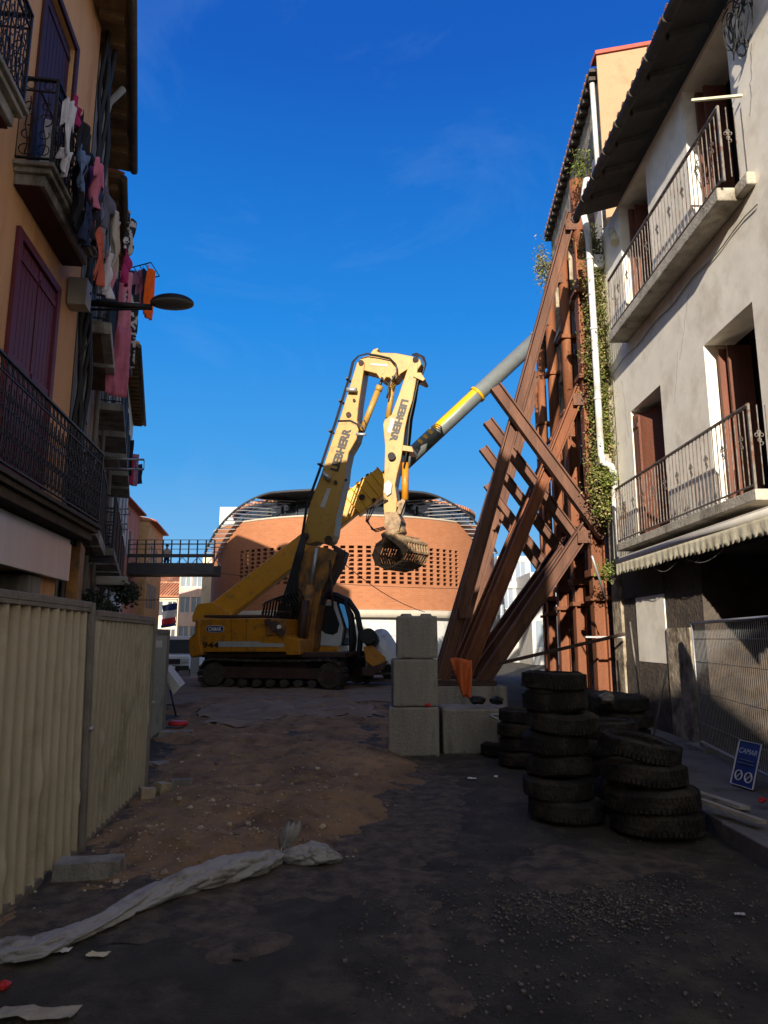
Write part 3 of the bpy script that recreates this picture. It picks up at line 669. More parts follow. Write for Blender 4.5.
for i, h in enumerate(hl4):
    window(g4, W4, h, 'glass', 'dirtywhite'); shutter(g4, W4, h[0] - .45, h[0] - .02, h[2], h[3], 'bluegrey')
# chimneys whose shadows fall on the rotunda
for (s_, hh, lab) in ((7.2, 1.25, 'left and shorter brick chimney above the left row'), (2.2, 1.2, 'chimney on the tall cream house')):
    pass
b = MB(); wbox(b, W4, .1, 9.4, 11.6, 14.6, -6, -3.2); b.build('shadow_attic', 'cream', g4)  # unseen roof block, added and sized for its shadow on the rotunda
W5 = Wall(tuple(W4(9.5, 0))[:2], -R(9), 1)
hl5 = [(s_, s_ + .9, z, z + 1.6) for s_ in (1.2, 3.6, 5.8) for z in (1, 3.4, 6.0)]
def far_house(name, label, W, L, H, m, rows, roofm='tile', depth=6, cols=None, sw=.9):
    cols = cols or [1 + i * 2.2 for i in range(int((L - 1) / 2.2))]
    holes = [(c, c + sw, z, z + 1.6) for c in cols for z in rows]
    o = house(name, label, W, 0, L, H, m, holes, depth)
    for h in holes:
        window(o, W, h, 'glass', 'dirtywhite', r=.15); shutter(o, W, h[0] - .42, h[0] - .02, h[2], h[3], 'bluegrey'); shutter(o, W, h[1] + .02, h[1] + .42, h[2], h[3], 'bluegrey')
    b = MB(); wbox(b, W, -.1, L + .1, H, H + .12, -depth - .1, .3)
    b.prism([W(-.1, H + .12, .3), W(-.1, H + .9, -depth / 2), W(-.1, H + .12, -depth - .1)], W.d * (L + .2)); r = b.build('roof', roofm, o)
    b = MB(); b.tube([W(0, H + .05, .36), W(L, H + .05, .36)], .07, 6); b.build('gutter', 'redtile', r)
    return o
p5 = PY(131, 500, 40); 
W5 = Wall((p5.x - .1, 38.5), -R(10), 1)
far_house('pink_house', 'pink rendered house with a red gutter beyond the shaded left row', W5, 7, p5.z, 'pinkrender', (1, 3.6, 6.4), depth=8)
W6 = Wall((W5(7, 0).x + .35, W5(7, 0).y + .8), -R(10), 1)
far_house('ochre_house', 'sunlit ochre house standing after the pink house', W6, 7, 9.3, 'yellowrender', (1, 3.6, 6.2), depth=7)
# behind the camera on the left: the houses that keep the street in shade
Wb = Wall((-2.96, 0), -math.atan(.138), 1)
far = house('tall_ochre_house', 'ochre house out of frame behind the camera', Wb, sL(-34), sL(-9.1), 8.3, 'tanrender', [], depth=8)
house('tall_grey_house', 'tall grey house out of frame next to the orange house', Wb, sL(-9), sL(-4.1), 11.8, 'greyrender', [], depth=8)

# facades closing the street, left of the rotunda
def face_house(name, label, px0, px1, pyt, Y, m, rows, cols, cat='house', roof=None, zb=-1.2, depth=7, pane='glass', ww=.9, wh=1.5, frame='dirtywhite'):
    a = PY(px0, pyt, Y); c = PY(px1, pyt, Y); L_ = c.x - a.x
    W = Wall((a.x, Y), math.pi / 2, 1)
    holes = [(u * L_ - ww / 2, u * L_ + ww / 2, z, z + wh, .15) for u in cols for z in rows]
    o = house(name, label, W, 0, L_, a.z, m, holes, depth, zb)
    for h in holes: window(o, W, h, pane, frame, r=.13)
    if roof:
        b = MB(); b.prism([W(-.3, a.z, .4), W(-.3, a.z + .1, .4), W(-.3, a.z + roof, -depth / 2), W(-.3, a.z, -depth)], W.d * (L_ + .6)); r = b.build('roof', 'tile', o)
        b = MB(); n = int(L_ / .3)
        for i in range(n): b.tube([W(i * L_ / n, a.z + .12, .42), W(i * L_ / n, a.z + roof + .05, -depth / 2)], .1, 5)
        b.build('roof_tiles', 'tile', r)
    return o, W, a
face_house('orange_roofed_house', 'low peach house with an orange tiled roof under the footbridge', 150, 180, 597, 72, 'cream', (1.0, 3.8), (.3, .75), roof=1.6)
face_house('distant_cream_house', 'farthest cream house with tiled roof above the orange roof', 151, 186, 583, 92, 'cream', (3, 7.0), (.3, .8), roof=1.2)
face_house('pale_pink_house', 'pale pink and white panelled house seen below the footbridge', 180, 212, 571, 66, 'palepink', (1.2, 3.9, 6.3), (.2, .55, .85), pane='pglass')
face_house('cream_gable_house', 'cream house with a dark climbing plant shadow next to the rotunda', 203, 226, 556, 60, 'cream', (), ())
face_house('white_slab_house', 'tall white building rising behind the left side of the rotunda', 220, 262, 507, 70, 'whitewall', (), ())
wh = face_house('white_modern_house', 'white modern building with grey windows seen through the rusty props', 497, 530, 556, 64, 'whitewall', (1.2, 4.2, 6.6), (.3, .7), pane='bluegrey', ww=1.0, wh=1.9)
face_house('white_townhouse', 'sunlit white town house with tall panes behind the steel props', 530, 640, 572, 58, 'whitewall', (.8, 3.9), (.1, .25, .42), pane='pglass', ww=1.3, wh=2.2)
face_house('blue_grey_block', 'blue grey clad block between the rotunda and white building', 478, 503, 590, 62, 'bluegrey', (1.0, 3.6), (.4, .75), pane='pglass', ww=.8)

# ---- right row ---------------------------------------------------------------
WR = Wall((4.5, 0), 0, -1)
far_y = 13.25
holesR = [(7.97, 9.29, 3.25, 5.65, .42), (10.86, 12.24, 3.25, 5.66, .42), (7.97, 9.28, 7.15, 9.72, .42), (10.82, 12.17, 7.15, 9.72, .42), (4.6, 6.0, 3.25, 5.65, .4), (4.6, 6.0, 7.15, 9.72, .4),
          (5.2, 9.95, 0.13, 2.75, 1.6)]
holesR2 = holesR[6:]; holesR = holesR[:6]
wr = house('white_house', 'weathered white rendered house with two long balconies on the right', WR, -12, far_y, 9.8, 'whiterender', holesR, depth=3.0, z0=2.86)
wall_mesh(WR, -12, far_y, -.3, 2.86, holesR2, 3.0).build('ground_floor_wall', 'shadestone', wr)  # the ground floor's shade is put into the wall colour
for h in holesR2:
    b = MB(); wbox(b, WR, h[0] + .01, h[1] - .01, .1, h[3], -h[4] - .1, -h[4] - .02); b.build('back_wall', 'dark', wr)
# its roof: eaves 0.6 m out, dark boards on rafters, clay tiles, gutter
b = MB()
b.prism([WR(-12, 9.86, .58), WR(-12, 9.93, .58), WR(-12, 10.9, -3), WR(-12, 10.83, -3)], WR.d * (far_y - .6 + 12))
rf = b.build('roof', 'oldwood', wr)
for i in range(16):
    b = MB(); b.bar(WR(1.2 + i * .72, 9.83, .56), WR(1.2 + i * .72, 9.97, .01), .09, .11, (0, 1, 0)); b.build('rafter', 'oldwood', rf)
b = MB(); tiles(b, WR, -12, far_y - .6, 9.98, -3, .66, 1.0, .22); b.build('roof_tiles', 'tile', rf)
b = MB(); b.tube([WR(-12, 9.86, .66), WR(far_y - .55, 9.86, .66)], .075, 10)
for i in range(20): b.tube([WR(.2 + i * .66, 9.86, .66), WR(.25 + i * .66, 9.86, .66)], .085, 10)
b.build('gutter', 'oldwood', rf)
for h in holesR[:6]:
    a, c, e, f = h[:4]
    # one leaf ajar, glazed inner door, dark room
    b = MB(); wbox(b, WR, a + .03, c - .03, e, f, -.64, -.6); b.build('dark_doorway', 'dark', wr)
shutter(wr, WR, 11.95, 12.20, 3.26, 5.5, 'brownwood', -.03); 
for (sa, z0_, z1_) in ((9.29, 3.26, 5.55), (9.28, 7.16, 9.6), (12.16, 7.16, 9.6), (12.23, 3.26, 5.55)):
    b = MB(); b.obox(WR(sa - .10, (z0_ + z1_) / 2, -.30), (.16, .0, 0), (.0, .025, 0), (0, 0, (z1_ - z0_) / 2)); 
    b.obox(WR(sa - .24, (z0_ + z1_) / 2, -.36), (.16, .0, 0), (.0, .02, 0), (0, 0, (z1_ - z0_) / 2))
    b.build('door_leaf', 'brownwood', wr)
# big leaf folded out on the far lower opening
b = MB(); a_ = WR(12.22, 3.27, -.05); c_ = WR(11.5, 3.27, -.40)
dv = (c_ - a_)
b.prism([a_, c_, c_ + Vector((0, 0, 2.3)), a_ + Vector((0, 0, 2.3))], (dv.normalized().cross(Vector((0, 0, 1)))) * .04)
b.build('door_leaf', 'brownwood', wr)
balcony(wr, WR, 7.75, 12.42, 3.23, .29, 'concrete2', .13, m='concrete2', h=1.02, gap=.112, t=.014) if False else None
sl = MB(); wbox(sl, WR, 7.68, 12.45, 3.12, 3.25, .003, .34); slo = sl.build('balcony', 'concrete2', wr, bevel=.01)
railing(WR, 7.74, 12.40, 3.25, .30, h=1.0, gap=.115, t=.015, m='rail', parent=slo, orn_every=4)
sl = MB(); wbox(sl, WR, 7.90, 12.2, 6.97, 7.15, .003, .34); 
slo = sl.build('balcony', 'concrete2', wr, bevel=.015)
railing(WR, 7.78, 12.12, 7.15, .30, h=1.03, gap=.115, t=.015, m='rail', parent=slo, orn_every=4)
b = MB(); wbox(b, WR, 7.6, 7.9, 6.99, 7.16, .003, .12); b.build('slab_end', 'concrete2', slo, bevel=.02)
# cinder-block and stone ground floor
b = MB(); vs = [WR(9.2, .13, .004), WR(9.9, .13, .004), WR(9.9, 1.9, .004), WR(9.2, 1.9, .004)]
wbox(b, WR, 10.35, 11.2, .13, 1.75, .003, .05); b.build('stone_pier', 'rubble', wr)
b = MB(); wbox(b, WR, 11.28, 12.55, 1.2, 2.3, .003, .02); b.build('render_patch', 'whiterender', wr)
b = MB(); wbox(b, WR, 11.28, 13.2, .13, 1.19, .003, .025); b.build('stone_base', 'shadestone', wr)  # base coloured dark for the shade it stands in
b = MB(); wbox(b, WR, 11.28, 13.2, 2.31, 2.85, .003, .03); b.build('awning_shade_strip', 'oldwood', wr)  # dark strip painted in for the awning's shade
# awning, rolled in, scalloped valance
aw = thing('awning', 'rolled cream awning with a scalloped valance under the lower right balcony', 'awning', WR(9, 2.8, .3))
b = MB(); b.tube([WR(5, 2.93, .32), WR(12.45, 2.93, .32)], .06, 10); b.build('front_rail', 'awnrail', aw)
b = MB()
def val(u, v):
    s_ = 5 + 7.45 * u; sc_ = abs(math.sin(s_ * math.pi / .13))
    return WR(s_, 2.9 - v * (.19 + .022 * sc_) - .01 * math.sin(s_ * 3), .36 + .006 * math.sin(s_ * 31 + 3 * math.sin(s_ * 2)) * v)
b.grid(val, 460, 4); b.build('valance', 'awning', aw, solid=.006)
b = MB(); wbox(b, WR, 5, 12.45, 2.94, 3.02, .01, .30); b.build('cassette', 'awnrail', aw)
b = MB()
for (s0_, s1_) in ((8.6, 9.7), (10.0, 10.9)): b.tube([WR(s0_ + (s1_ - s0_) * i / 8, 2.68 - .10 * math.sin(math.pi * i / 8), .3) for i in range(9)], .006, 4)
tag(b.build('cord', 'cap'), 'thin loose cord sagging below the cream awning', 'cord')
b = MB()
def crack(s_, z_, ds, dz, n=14):
    pts_ = []
    for i in range(n): pts_.append(WR(s_ + ds * i / n + random.uniform(-.02, .02), z_ + dz * i / n + random.uniform(-.03, .03), .002))
    b.tube(pts_, .0035, 3, False)
for c_ in ((9.6, 6.6, .5, -.9), (10.1, 5.9, .3, -.8), (12.6, 6.4, -.2, -1.3), (7.4, 6.2, .2, -1.0), (10.2, 8.6, .2, -.9), (7.6, 7.9, -.2, .9)): crack(*c_)
b.build('hairline_cracks', 'cap', wr)
b = MB(); b.tube([WR(7.6 + .3 * i, 6.72 + .03 * math.sin(i * 1.3), .02) for i in range(19)], .008, 5); b.tube([WR(13.0, 6.7 - .25 * i, .02 + .005 * math.sin(i)) for i in range(14)], .008, 5); tag(b.build('wall_cable', 'cap'), 'thin grey cable clipped to the white wall under the upper balcony', 'cable')
# cable coil on the wall, top right
b = MB(); cc = WR(7.35, 9.05, .06)
for k in range(9):
    r1_, r2_, sx_, sz_, ph = random.uniform(.10, .2), random.uniform(.22, .42), random.uniform(-.05, .06), random.uniform(-.12, .10), random.uniform(0, 6)
    b.tube([WR(7.38 + sx_ + math.cos(2 * math.pi * i / 24 + ph) * r1_ * (1 + .25 * math.sin(i * .9 + k)), 8.98 + sz_ + math.sin(2 * math.pi * i / 24 + ph) * r2_, .07 + .025 * k + .03 * math.sin(i * .6 + k * 2)) for i in range(25)], .009, 5)
b.tube([WR(7.4, 9.3, .05), WR(7.3, 9.8, .05)], .012, 5); b.tube([WR(7.35, 9.3, .07), WR(7.45, 9.8, .07)], .012, 5)
tag(b.build('cable_coil', 'black'), 'black cable coil hanging on the white wall at the top right corner', 'cable coil')
b = MB(); b.bar(WR(7.7, 8.28, .02), WR(7.78, 8.28, .62), .03, .03); tag(b.build('clothes_bar', 'awning'), 'short yellowish bar sticking out above the upper right balcony rail', 'bar')

# mesh barrier on the pavement
bar = thing('mesh_barrier', 'galvanised mesh fence panel leaning along the right pavement', 'mesh fence', (4.1, 8.6, .13))
A0 = Vector((4.24, 9.75, .14)); B0 = Vector((3.62, 6.0, .14)); H0 = 1.66
b = MB()
for q in (A0, B0): b.tube([q, q + Vector((0, 0, H0))], .02, 8)
b.tube([A0 + Vector((0, 0, H0)), B0 + Vector((0, 0, H0))], .02, 8); b.tube([A0 + Vector((0, 0, .1)), B0 + Vector((0, 0, .1))], .018, 8)
b.build('frame', 'galv', bar)
b = MB(); n = 62
for i in range(1, n): q = A0.lerp(B0, i / n); b.tube([q + Vector((0, 0, .1)), q + Vector((0, 0, H0))], .0035, 4)
for z in (.35, .75, 1.15, 1.45): b.tube([A0 + Vector((0, 0, z)), B0 + Vector((0, 0, z))], .004, 4)
b.build('wire_mesh', 'galv', bar)
b = MB(); b.obox(A0 + Vector((0, 0, -.02)), (.1, 0, 0), (0, .3, 0), (0, 0, .06)); b.build('foot', 'concrete', bar)

# ruined taller house with ivy behind it
WQ = Wall((4.68, 13.32), R(4.2), -1)
hq = [(s_, s_ + .95, z, z + 1.9, .35) for s_ in (1.2, 3.3, 5.2) for z in (1.0, 4.0, 7.0, 10.2)]
rq = house('ruined_house', 'tall ruined house of rubble masonry held up by rusty steel props', WQ, 0, 6.45, 13.75, 'rubble', hq, depth=4)
b = MB()   # rendered gable above the neighbour
ga = WQ(0, 0, .06); Yg = 13.08
g1, g2_ = PY(596, 57, Yg), PY(658, 46, Yg); g3_ = g1 + (g2_ - g1) * 3
b.prism([(g1.x, Yg, 9), g1, g3_, (g3_.x, Yg, 9)], (0, -.03, 0)); b.build('gable_wall', 'beige', rq)
b = MB(); up1 = Vector((0, -.06, .02)); up2 = Vector((0, -.06, .11))
b.prism([g1 + up1 - Vector((.03, 0, 0)), g3_ + up1, g3_ + up2, g1 + up2 - Vector((.03, 0, 0))], (0, .35, 0)); b.build('coping', 'redtile', rq)
b = MB(); wbox(b, WQ, .0, 6.5, 13.76, 13.84, -1, .2)
for i in range(20): wbox(b, WQ, .1 + i * .33, .2 + i * .33, 13.64, 13.76, .0, .19)
rfq = b.build('roof', 'oldwood', rq)
b = MB(); tiles(b, WQ, 0.2, 6.5, 13.87, -.9, .2, .12, .22); b.build('roof_tiles', 'tile', rfq)
for h in hq[::2]:
    b = MB(); wbox(b, WQ, h[0], h[1], h[2], h[3] - .2, -.3, -.26); b.build('boarded_window', 'brownwood' if random.random() < .5 else 'dirtywhite', rq)
for h in hq[1::2]:
    b = MB(); wbox(b, WQ, h[0] - .1, h[1] + .1, h[2] - .12, h[2], 0.003, .14); b.build('sill', 'concrete2', rq)
b = MB()
for s_, z, hh in ((.35, 8.6, 3.6), (2.4, 4.3, 2.2), (4.6, 9, 2.5)): b = MB(); wbox(b, WQ, s_, s_ + .6, z, z + hh, .003, .03); b.build('render_patch', 'whitewall', rq)
WQ2 = Wall((5.42, 19.82), R(10.5), -1)
hq2 = [(s_, s_ + .95, z, z + 1.9, .35) for s_ in (1.0, 3.6) for z in (1.0, 4.0, 7.0, 10.0)]
rq2 = house('brown_stone_house', 'narrow propped house with crumbling facade at the far end of right row', WQ2, 0, 8.6, 12.9, 'rubble', hq2, depth=5)
b = MB(); wbox(b, WQ2, -.05, 8.6, 12.9, 13.0, -5, .38)
for i in range(16): wbox(b, WQ2, .1 + i * .4, .2 + i * .4, 12.76, 12.9, .0, .36)
rr_ = b.build('roof', 'oldwood', rq2)
b = MB(); b.tube([WQ2(.2, 12.85, .42), WQ2(.2, 12.5, .2), WQ2(.25, 12.2, .1)], .05, 8); b.build('gutter_elbow', 'dirtywhite', rr_)
for h in hq2: 
    b = MB(); wbox(b, WQ2, h[0] + .05, h[1] - .05, h[2], h[3], -.2, -.17); b.build('shutter', 'brownwood', rq2)

# ivy
def foliage(name, mlist, pts, n, spread, size, label, cat):
    o = thing(name, label, cat, pts[0]); per = n // len(mlist)
    for mm, nm in zip(mlist, ('leaves', 'dry_stems', 'shoots')):
        b = MB()
        for i in range(per):
            k = random.randrange(len(pts)); p = Vector(pts[k]); sp = spread[k] if isinstance(spread, list) else spread
            c = p + Vector((random.gauss(0, sp[0]), random.gauss(0, sp[1]), random.gauss(0, sp[2])))
            a = Vector((random.uniform(-1, 1), random.uniform(-1, 1), random.uniform(-1, 1))).normalized(); u = a.orthogonal().normalized(); s_ = size * random.uniform(.5, 1.3)
            b.add([c - a * s_, c + u * s_ * .6, c + a * s_, c - u * s_ * .6], [(0, 1, 2, 3)])
        b.build(nm, mm, o)
    return o
iv = [PY(px, py, 13.35) for px, py in [(594, 245), (596, 262), (600, 300), (598, 318), (600, 335), (598, 352), (602, 372), (603, 395), (605, 420), (606, 440), (604, 455), (602, 475), (606, 505), (606, 480), (600, 285)]]
foliage('ivy', ['leaf', 'dryleaf', 'leaf'], iv, 15000, (.14, .14, .16), .032, 'green and dry ivy climbing the ruined wall beside the white downpipe', 'ivy')
foliage('ivy', ['leaf'], [PY(582, 160, 13.6), PY(580, 172, 13.6)], 500, (.10, .08, .14), .04, 'tuft of green ivy at the top of the tallest rusty column', 'ivy')
foliage('ivy', ['dryleaf', 'leaf'], [WQ(6.5, 13.0, .3), WQ(6.5, 12.6, .25)], 700, (.12, .12, .25), .05, 'brown weeds hanging from the far eaves corner of the ruined house', 'ivy')
foliage('ivy', ['leaf'], [PY(609, 478, 13.0), PY(606, 572, 13.2)], 500, (.09, .08, .09), .03, 'small green sprig growing on the downpipe elbow', 'ivy')
# masonry edge strip visible behind the ivy
b = MB(); b.box(4.45, 4.95, 13.27, 13.75, -.3, 9.4)
tag(b.build('masonry_pier', 'rubble'), 'rough masonry pier covered by ivy between the white and ruined houses', 'pier')
b = MB(); q = PY(598, 262, 13.2); b.obox(q, (.10, 0, 0), (0, .06, 0), (0, 0, .14)); tag(b.build('meter_box', 'white', bevel=.01), 'small white box fixed in the ivy beside the upper balcony', 'box')
b = MB(); q = PY(604, 462, 13.15); b.obox(q, (.11, 0, 0), (0, .1, 0), (0, 0, .05)); b.obox(q + Vector((0, 0, .09)), (.08, 0, 0), (0, .07, 0), (0, 0, .05)); tag(b.build('brick_ledge', 'concrete2'), 'broken brick ledge jutting out under the ivy', 'ledge')
# downpipe
dp = [PY(px, py, 13.1) for px, py in [(583, 213), (586, 225), (588.5, 240), (594, 330), (599, 420), (601, 455), (604, 463), (611, 466), (614, 474), (615, 500), (617.5, 567)]]
b = MB(); b.tube(dp, .065, 10)
for i in (260, 330, 400): q = PY(590 + (i - 260) * .055, i, 13.1); b.tube([q, q + Vector((0, 0, .05))], .078, 10)
tag(b.build('downpipe', 'dirtywhite'), 'long white downpipe with an elbow beside the rusty columns', 'downpipe')
b = MB(); b.tube([PY(588, 180, 13.2), PY(584, 205, 13.2)], .10, 10); tag(b.build('pipe_stub', 'dirtywhite'), 'fat pale pipe bulge under the ruined house eaves', 'pipe')
b = MB(); b.tube([PY(592, 84, 13.2), PY(594.5, 120, 13.2), PY(598.5, 180, 13.2)], .055, 8); tag(b.build('downpipe', 'dirtywhite'), 'white pipe on the corner of the beige gable below the red coping', 'downpipe')
b = MB(); b.tube([PY(612.5, 231, 12.6), PY(615, 243, 12.3)], .085, 12); tag(b.build('vent_pipe', 'awning'), 'short beige vent pipe under the eaves of the white house', 'pipe')
b = MB(); b.tube([PY(592, 556, 12.0), PY(606, 600, 12.6)], .02, 6); tag(b.build('loose_rod', 'galv'), 'short pale rod hanging between the nearest steel column and the awning', 'rod')
b = MB(); b.bar(PY(585, 637, 13), PY(624, 637, 13), .1, .03, (0, 1, 0)); tag(b.build('scaffold_board', 'galv'), 'grey scaffold board between the steel column and the white house', 'board')

# ------------------------------------------------------------------ steel shoring frames
def frame(Y, xf, dx, idx):
    words = ['nearest', 'second', 'third', 'fourth', 'farthest'][idx]
    o = thing('shoring_frame', f'{words} of the rusty steel shoring frames propping the right houses', 'steel shoring', (xf, Y, 0), group='rusty shoring frames along the ruined houses')
    top = 12.0; Yr = Y
    b = MB()
    b.tube([(xf, Y, top - 5), (xf, Y, top)], .15, 14) if idx else b.tube([(xf, Y, top - 1.8), (xf, Y, top)], .16, 14)
    b.build('column_tube', 'rust', o)
    b = MB(); b.ibeam((xf, Y, 0), (xf, Y, top - (1.6 if not idx else 4.8)), .27, .28, (0, 1, 0), .03)
    b.build('column', 'rust', o)
    for z in (9.2, 7.2, 4.3, 2.4): b = MB(); b.box(xf - .22, xf + .3, Y - .2, Y + .2, z - .05, z + .05); b.build('cleat', 'rust', o, bevel=.01)
    b = MB(); b.box(xf - .2, xf + .45, Y - .24, Y + .24, 2.85, 3.0); b.build('seat_plate', 'rust', o, bevel=.01)
    bx_ = 1.35 + dx
    for (zt, xb, zb, m_, hh) in ((11.2, bx_ - .15, .75, 'rust2', .24), (7.0, bx_ + .25, .7, 'rust', .24), (3.95, bx_ + .6, .65, 'rust2', .27)):
        b = MB(); b.ibeam((xf - .15, Yr, zt), (xb, Yr, zb), .22, hh, (0, 1, 0), .03); b.build('raker', m_, o)
    b = MB(); b.ibeam((xf + .1, Y - .34, 3.65), (xf - 2.15 + (0 if idx else .08), Y - .30, 6.9), .22, .25, (0, 1, 0), .03); b.build('brace', 'rust2', o)
    if idx < 3:
        for (gx_, gz0) in ((xf - .18, 10.9), (xf - .2, 6.75), (xf - .25, 3.75), (bx_ + .35, 2.2)):
            b = MB(); b.box(gx_ - .16, gx_ + .12, Y - .145, Y - .125, gz0 - .2, gz0 + .06)
            for bx2 in (-.1, .06):
                for bz2 in (-.15, .0): b.cyl((gx_ + bx2, Y - .16, gz0 + bz2), (gx_ + bx2, Y - .12, gz0 + bz2), .018, 6)
            b.build('gusset_plate', 'rust2', o)
    b = MB(); b.box(bx_ - .4, bx_ + 1.1, Y - .3, Y + .3, .0, .65); b.build('footing', 'concrete', o, bevel=.02)
    b = MB(); b.box(bx_ - .3, bx_ + .9, Y - .25, Y + .25, .652, .75); b.build('base_plate', 'darksteel', o)
    return o
for i, (Y, xf, dx) in enumerate(((14.6, 4.45, 0), (17.0, 4.72, .15), (19.5, 4.95, .3), (24.3, 5.75, 1.2), (26.9, 6.2, 1.6))):
    frame(Y, xf, dx, i)
b = MB()
for z in (4.4, 7.3): b.ibeam((4.72, 14.3, z), (5.1, 20.2, z + .0), .2, .22, (1, 0, 0), .02)
tag(b.build('waling_beam', 'rust2'), 'long rusty beams tying the props together along the ruined wall', 'steel beam')

# ------------------------------------------------------------------ concrete blocks
def lego(x, y, z, w_, d_, h_, label, m='concrete', nubs=2, rz=0, cat='concrete block'):
    o = thing('concrete_block', label, cat, (x, y, z), rz, 'stacked concrete blocks by the props')
    b = MB(); sd = x * 7 + z * 13
    def bf(q):
        c = Vector((0, d_ / 2, h_ / 2)); v = Vector((q[0] - c.x, q[1] - c.y, q[2] - c.z)); hx, hy, hz = w_ / 2, d_ / 2, h_ / 2
        ex_ = sorted([abs(v.x) / hx, abs(v.y) / hy, abs(v.z) / hz]); e_ = max(0, ex_[1] - .90) * 10
        k = 1 - .022 * e_ * (1 + 1.8 * max(0, noise.noise(Vector((v.x * 6 + sd, v.y * 6, v.z * 6))))) + .012 * noise.noise(Vector((v.x * 3, v.y * 3 + sd, v.z * 3)))
        return c + v * k
    for (o_, a_, c_) in (((-1, 0, 0), (2, 0, 0), (0, 0, 1)), ((1, 0, 0), (0, 1, 0), (0, 0, 1)), ((1, 1, 0), (-2, 0, 0), (0, 0, 1)), ((-1, 1, 0), (0, -1, 0), (0, 0, 1)), ((-1, 0, 1), (2, 0, 0), (0, 1, 0))):
        o_, a_, c_ = Vector(o_), Vector(a_), Vector(c_)
        b.grid(lambda u, v: bf((lambda q: (q.x * w_ / 2, q.y * d_, q.z * h_))(o_ + a_ * u + c_ * v)), 24, 20, False)
    b.build('block', m, o, world=False)
    b = MB()
    for i in range(nubs):
        cx = (i - (nubs - 1) / 2) * w_ / nubs
        b.tube([(cx, d_ / 2, h_ - .002), (cx, d_ / 2, h_ + .04)], .1, 12, True, [.1, .07])
    if nubs: b.build('stud', m, o, world=False)
    return o
q = PG(414, 757)
lego(q.x, q.y, 0, .70, .7, .655, 'bottom concrete block of the three-high stack', nubs=0, rz=-.04)
lego(q.x + .03, q.y + .03, .66, .63, .68, .645, 'middle ridged concrete block of the three-high stack', nubs=0, rz=.03)
lego(q.x + .06, q.y + .06, 1.31, .58, .64, .60, 'top concrete block of the three-high stack with two studs', nubs=2)
q2 = PG(480, 756)
lego(q2.x, q2.y + .1, 0, 1.0, .75, .62, 'low wide concrete block at the foot of the rusty props', nubs=0, rz=.02)
b = MB(); rock(b, (q.x + .2, q.y + .05, .68), .05); tag(b.build('red_rag', 'signal'), 'small red rag lying between the stacked concrete blocks', 'rag')
b = MB(); q = PG(392, 708, .5)
# orange tarpaulin hanging on the raker bases
def otf(u, v):
    a = PY(450 + 22 * u, 659, 10.6).lerp(PY(463 + 8 * u, 698, 10.5), v); return a + Vector((0, .05 * math.sin(u * 9 + v * 4), .02 * math.sin(u * 5)))
b = MB(); b.grid(otf, 12, 10); tag(b.build('orange_tarpaulin', 'orangecloth', solid=.01), 'orange tarpaulin hanging at the foot of the rusty props', 'tarpaulin')
b = MB(); b.tube([PG(500, 758) , PG(500, 758) + Vector((0, 0, .5)), PG(500, 758) + Vector((-.12, 0, .55))], .02, 8); b.tube([PG(500, 758) + Vector((-.14, 0, .56)), PG(500, 758) + Vector((.35, .1, .57))], .018, 8)
tag(b.build('trestle', 'galv'), 'thin metal trestle standing in front of the low concrete block', 'trestle')
b = MB(); b.bar(PY(497, 664, 11), PY(625, 634, 10.6), .05, .05); tag(b.build('long_bar', 'darksteel'), 'thin dark steel bar crossing in front of the props', 'steel bar')
b = MB(); rock(b, PY(478, 700, 10.3), .12, .5); rock(b, PY(497, 700, 10.3), .11, .5); tag(b.build('debris_sack', 'black'), 'black plastic sacks on the low concrete block', 'sacks')
b = MB(); b.tube([PG(652, 745, .1), PY(667, 668, 9.6)], .014, 6); tag(b.build('thin_rod', 'galv'), 'thin pale rod leaning behind the low tyre stack', 'rod')
b = MB(); b.tube([PY(640, 700, 10.8), PY(630, 622, 11.4)], .014, 6); tag(b.build('thin_rod', 'cap'), 'dark thin rod leaning on the stone wall of the white house', 'rod')

# ------------------------------------------------------------------ tyres
def tyre_mesh(sd, R_=.31, w_=.195, r_in=.185):
    b = MB(); n = 56; h = w_ / 2
    pr = [(r_in, -h * .6), (r_in + .015, -h * .85), (r_in + .05, -h), (R_ - .075, -h * 1.0), (R_ - .035, -h * .88), (R_ - .012, -h * .62), (R_ - .002, -h * .3), (R_, 0), (R_ - .002, h * .3), (R_ - .012, h * .62), (R_ - .035, h * .88), (R_ - .075, h), (r_in + .05, h), (r_in + .015, h * .85), (r_in, h * .6), (r_in + .03, 0)]
    b.lathe(pr, (0, 0, h), n, closed=True)
    for i in range(n):                       # worn tread blocks
        a = 2 * math.pi * i / n
        for z_, da in ((-.045, 0), (.0, .05), (.045, 0)):
            c = Vector((math.cos(a + da) * R_ * .995, math.sin(a + da) * R_ * .995, h + z_)); t = Vector((-math.sin(a + da), math.cos(a + da), 0))
            b.obox(c, t * .012, Vector((c.x, c.y, 0)).normalized() * .006, Vector((0, 0, .018)))
    for v in b.v:
        a = math.atan2(v.y, v.x); k = 1 + .035 * noise.noise(Vector((math.cos(a) * 1.2 + sd, math.sin(a) * 1.2, v.z * 3)))
        dz = .022 * noise.noise(Vector((math.cos(a) * 1.5, math.sin(a) * 1.5, sd + 5)))
        v.x *= k; v.y *= k; v.z += dz
    return b.build('tyre', 'tyre')
TP = [tyre_mesh(1.3), tyre_mesh(7.7), tyre_mesh(13.1, .31, .17, .2), tyre_mesh(21.0, .31, .205, .18)]; TU = [False] * 4; TK = 0
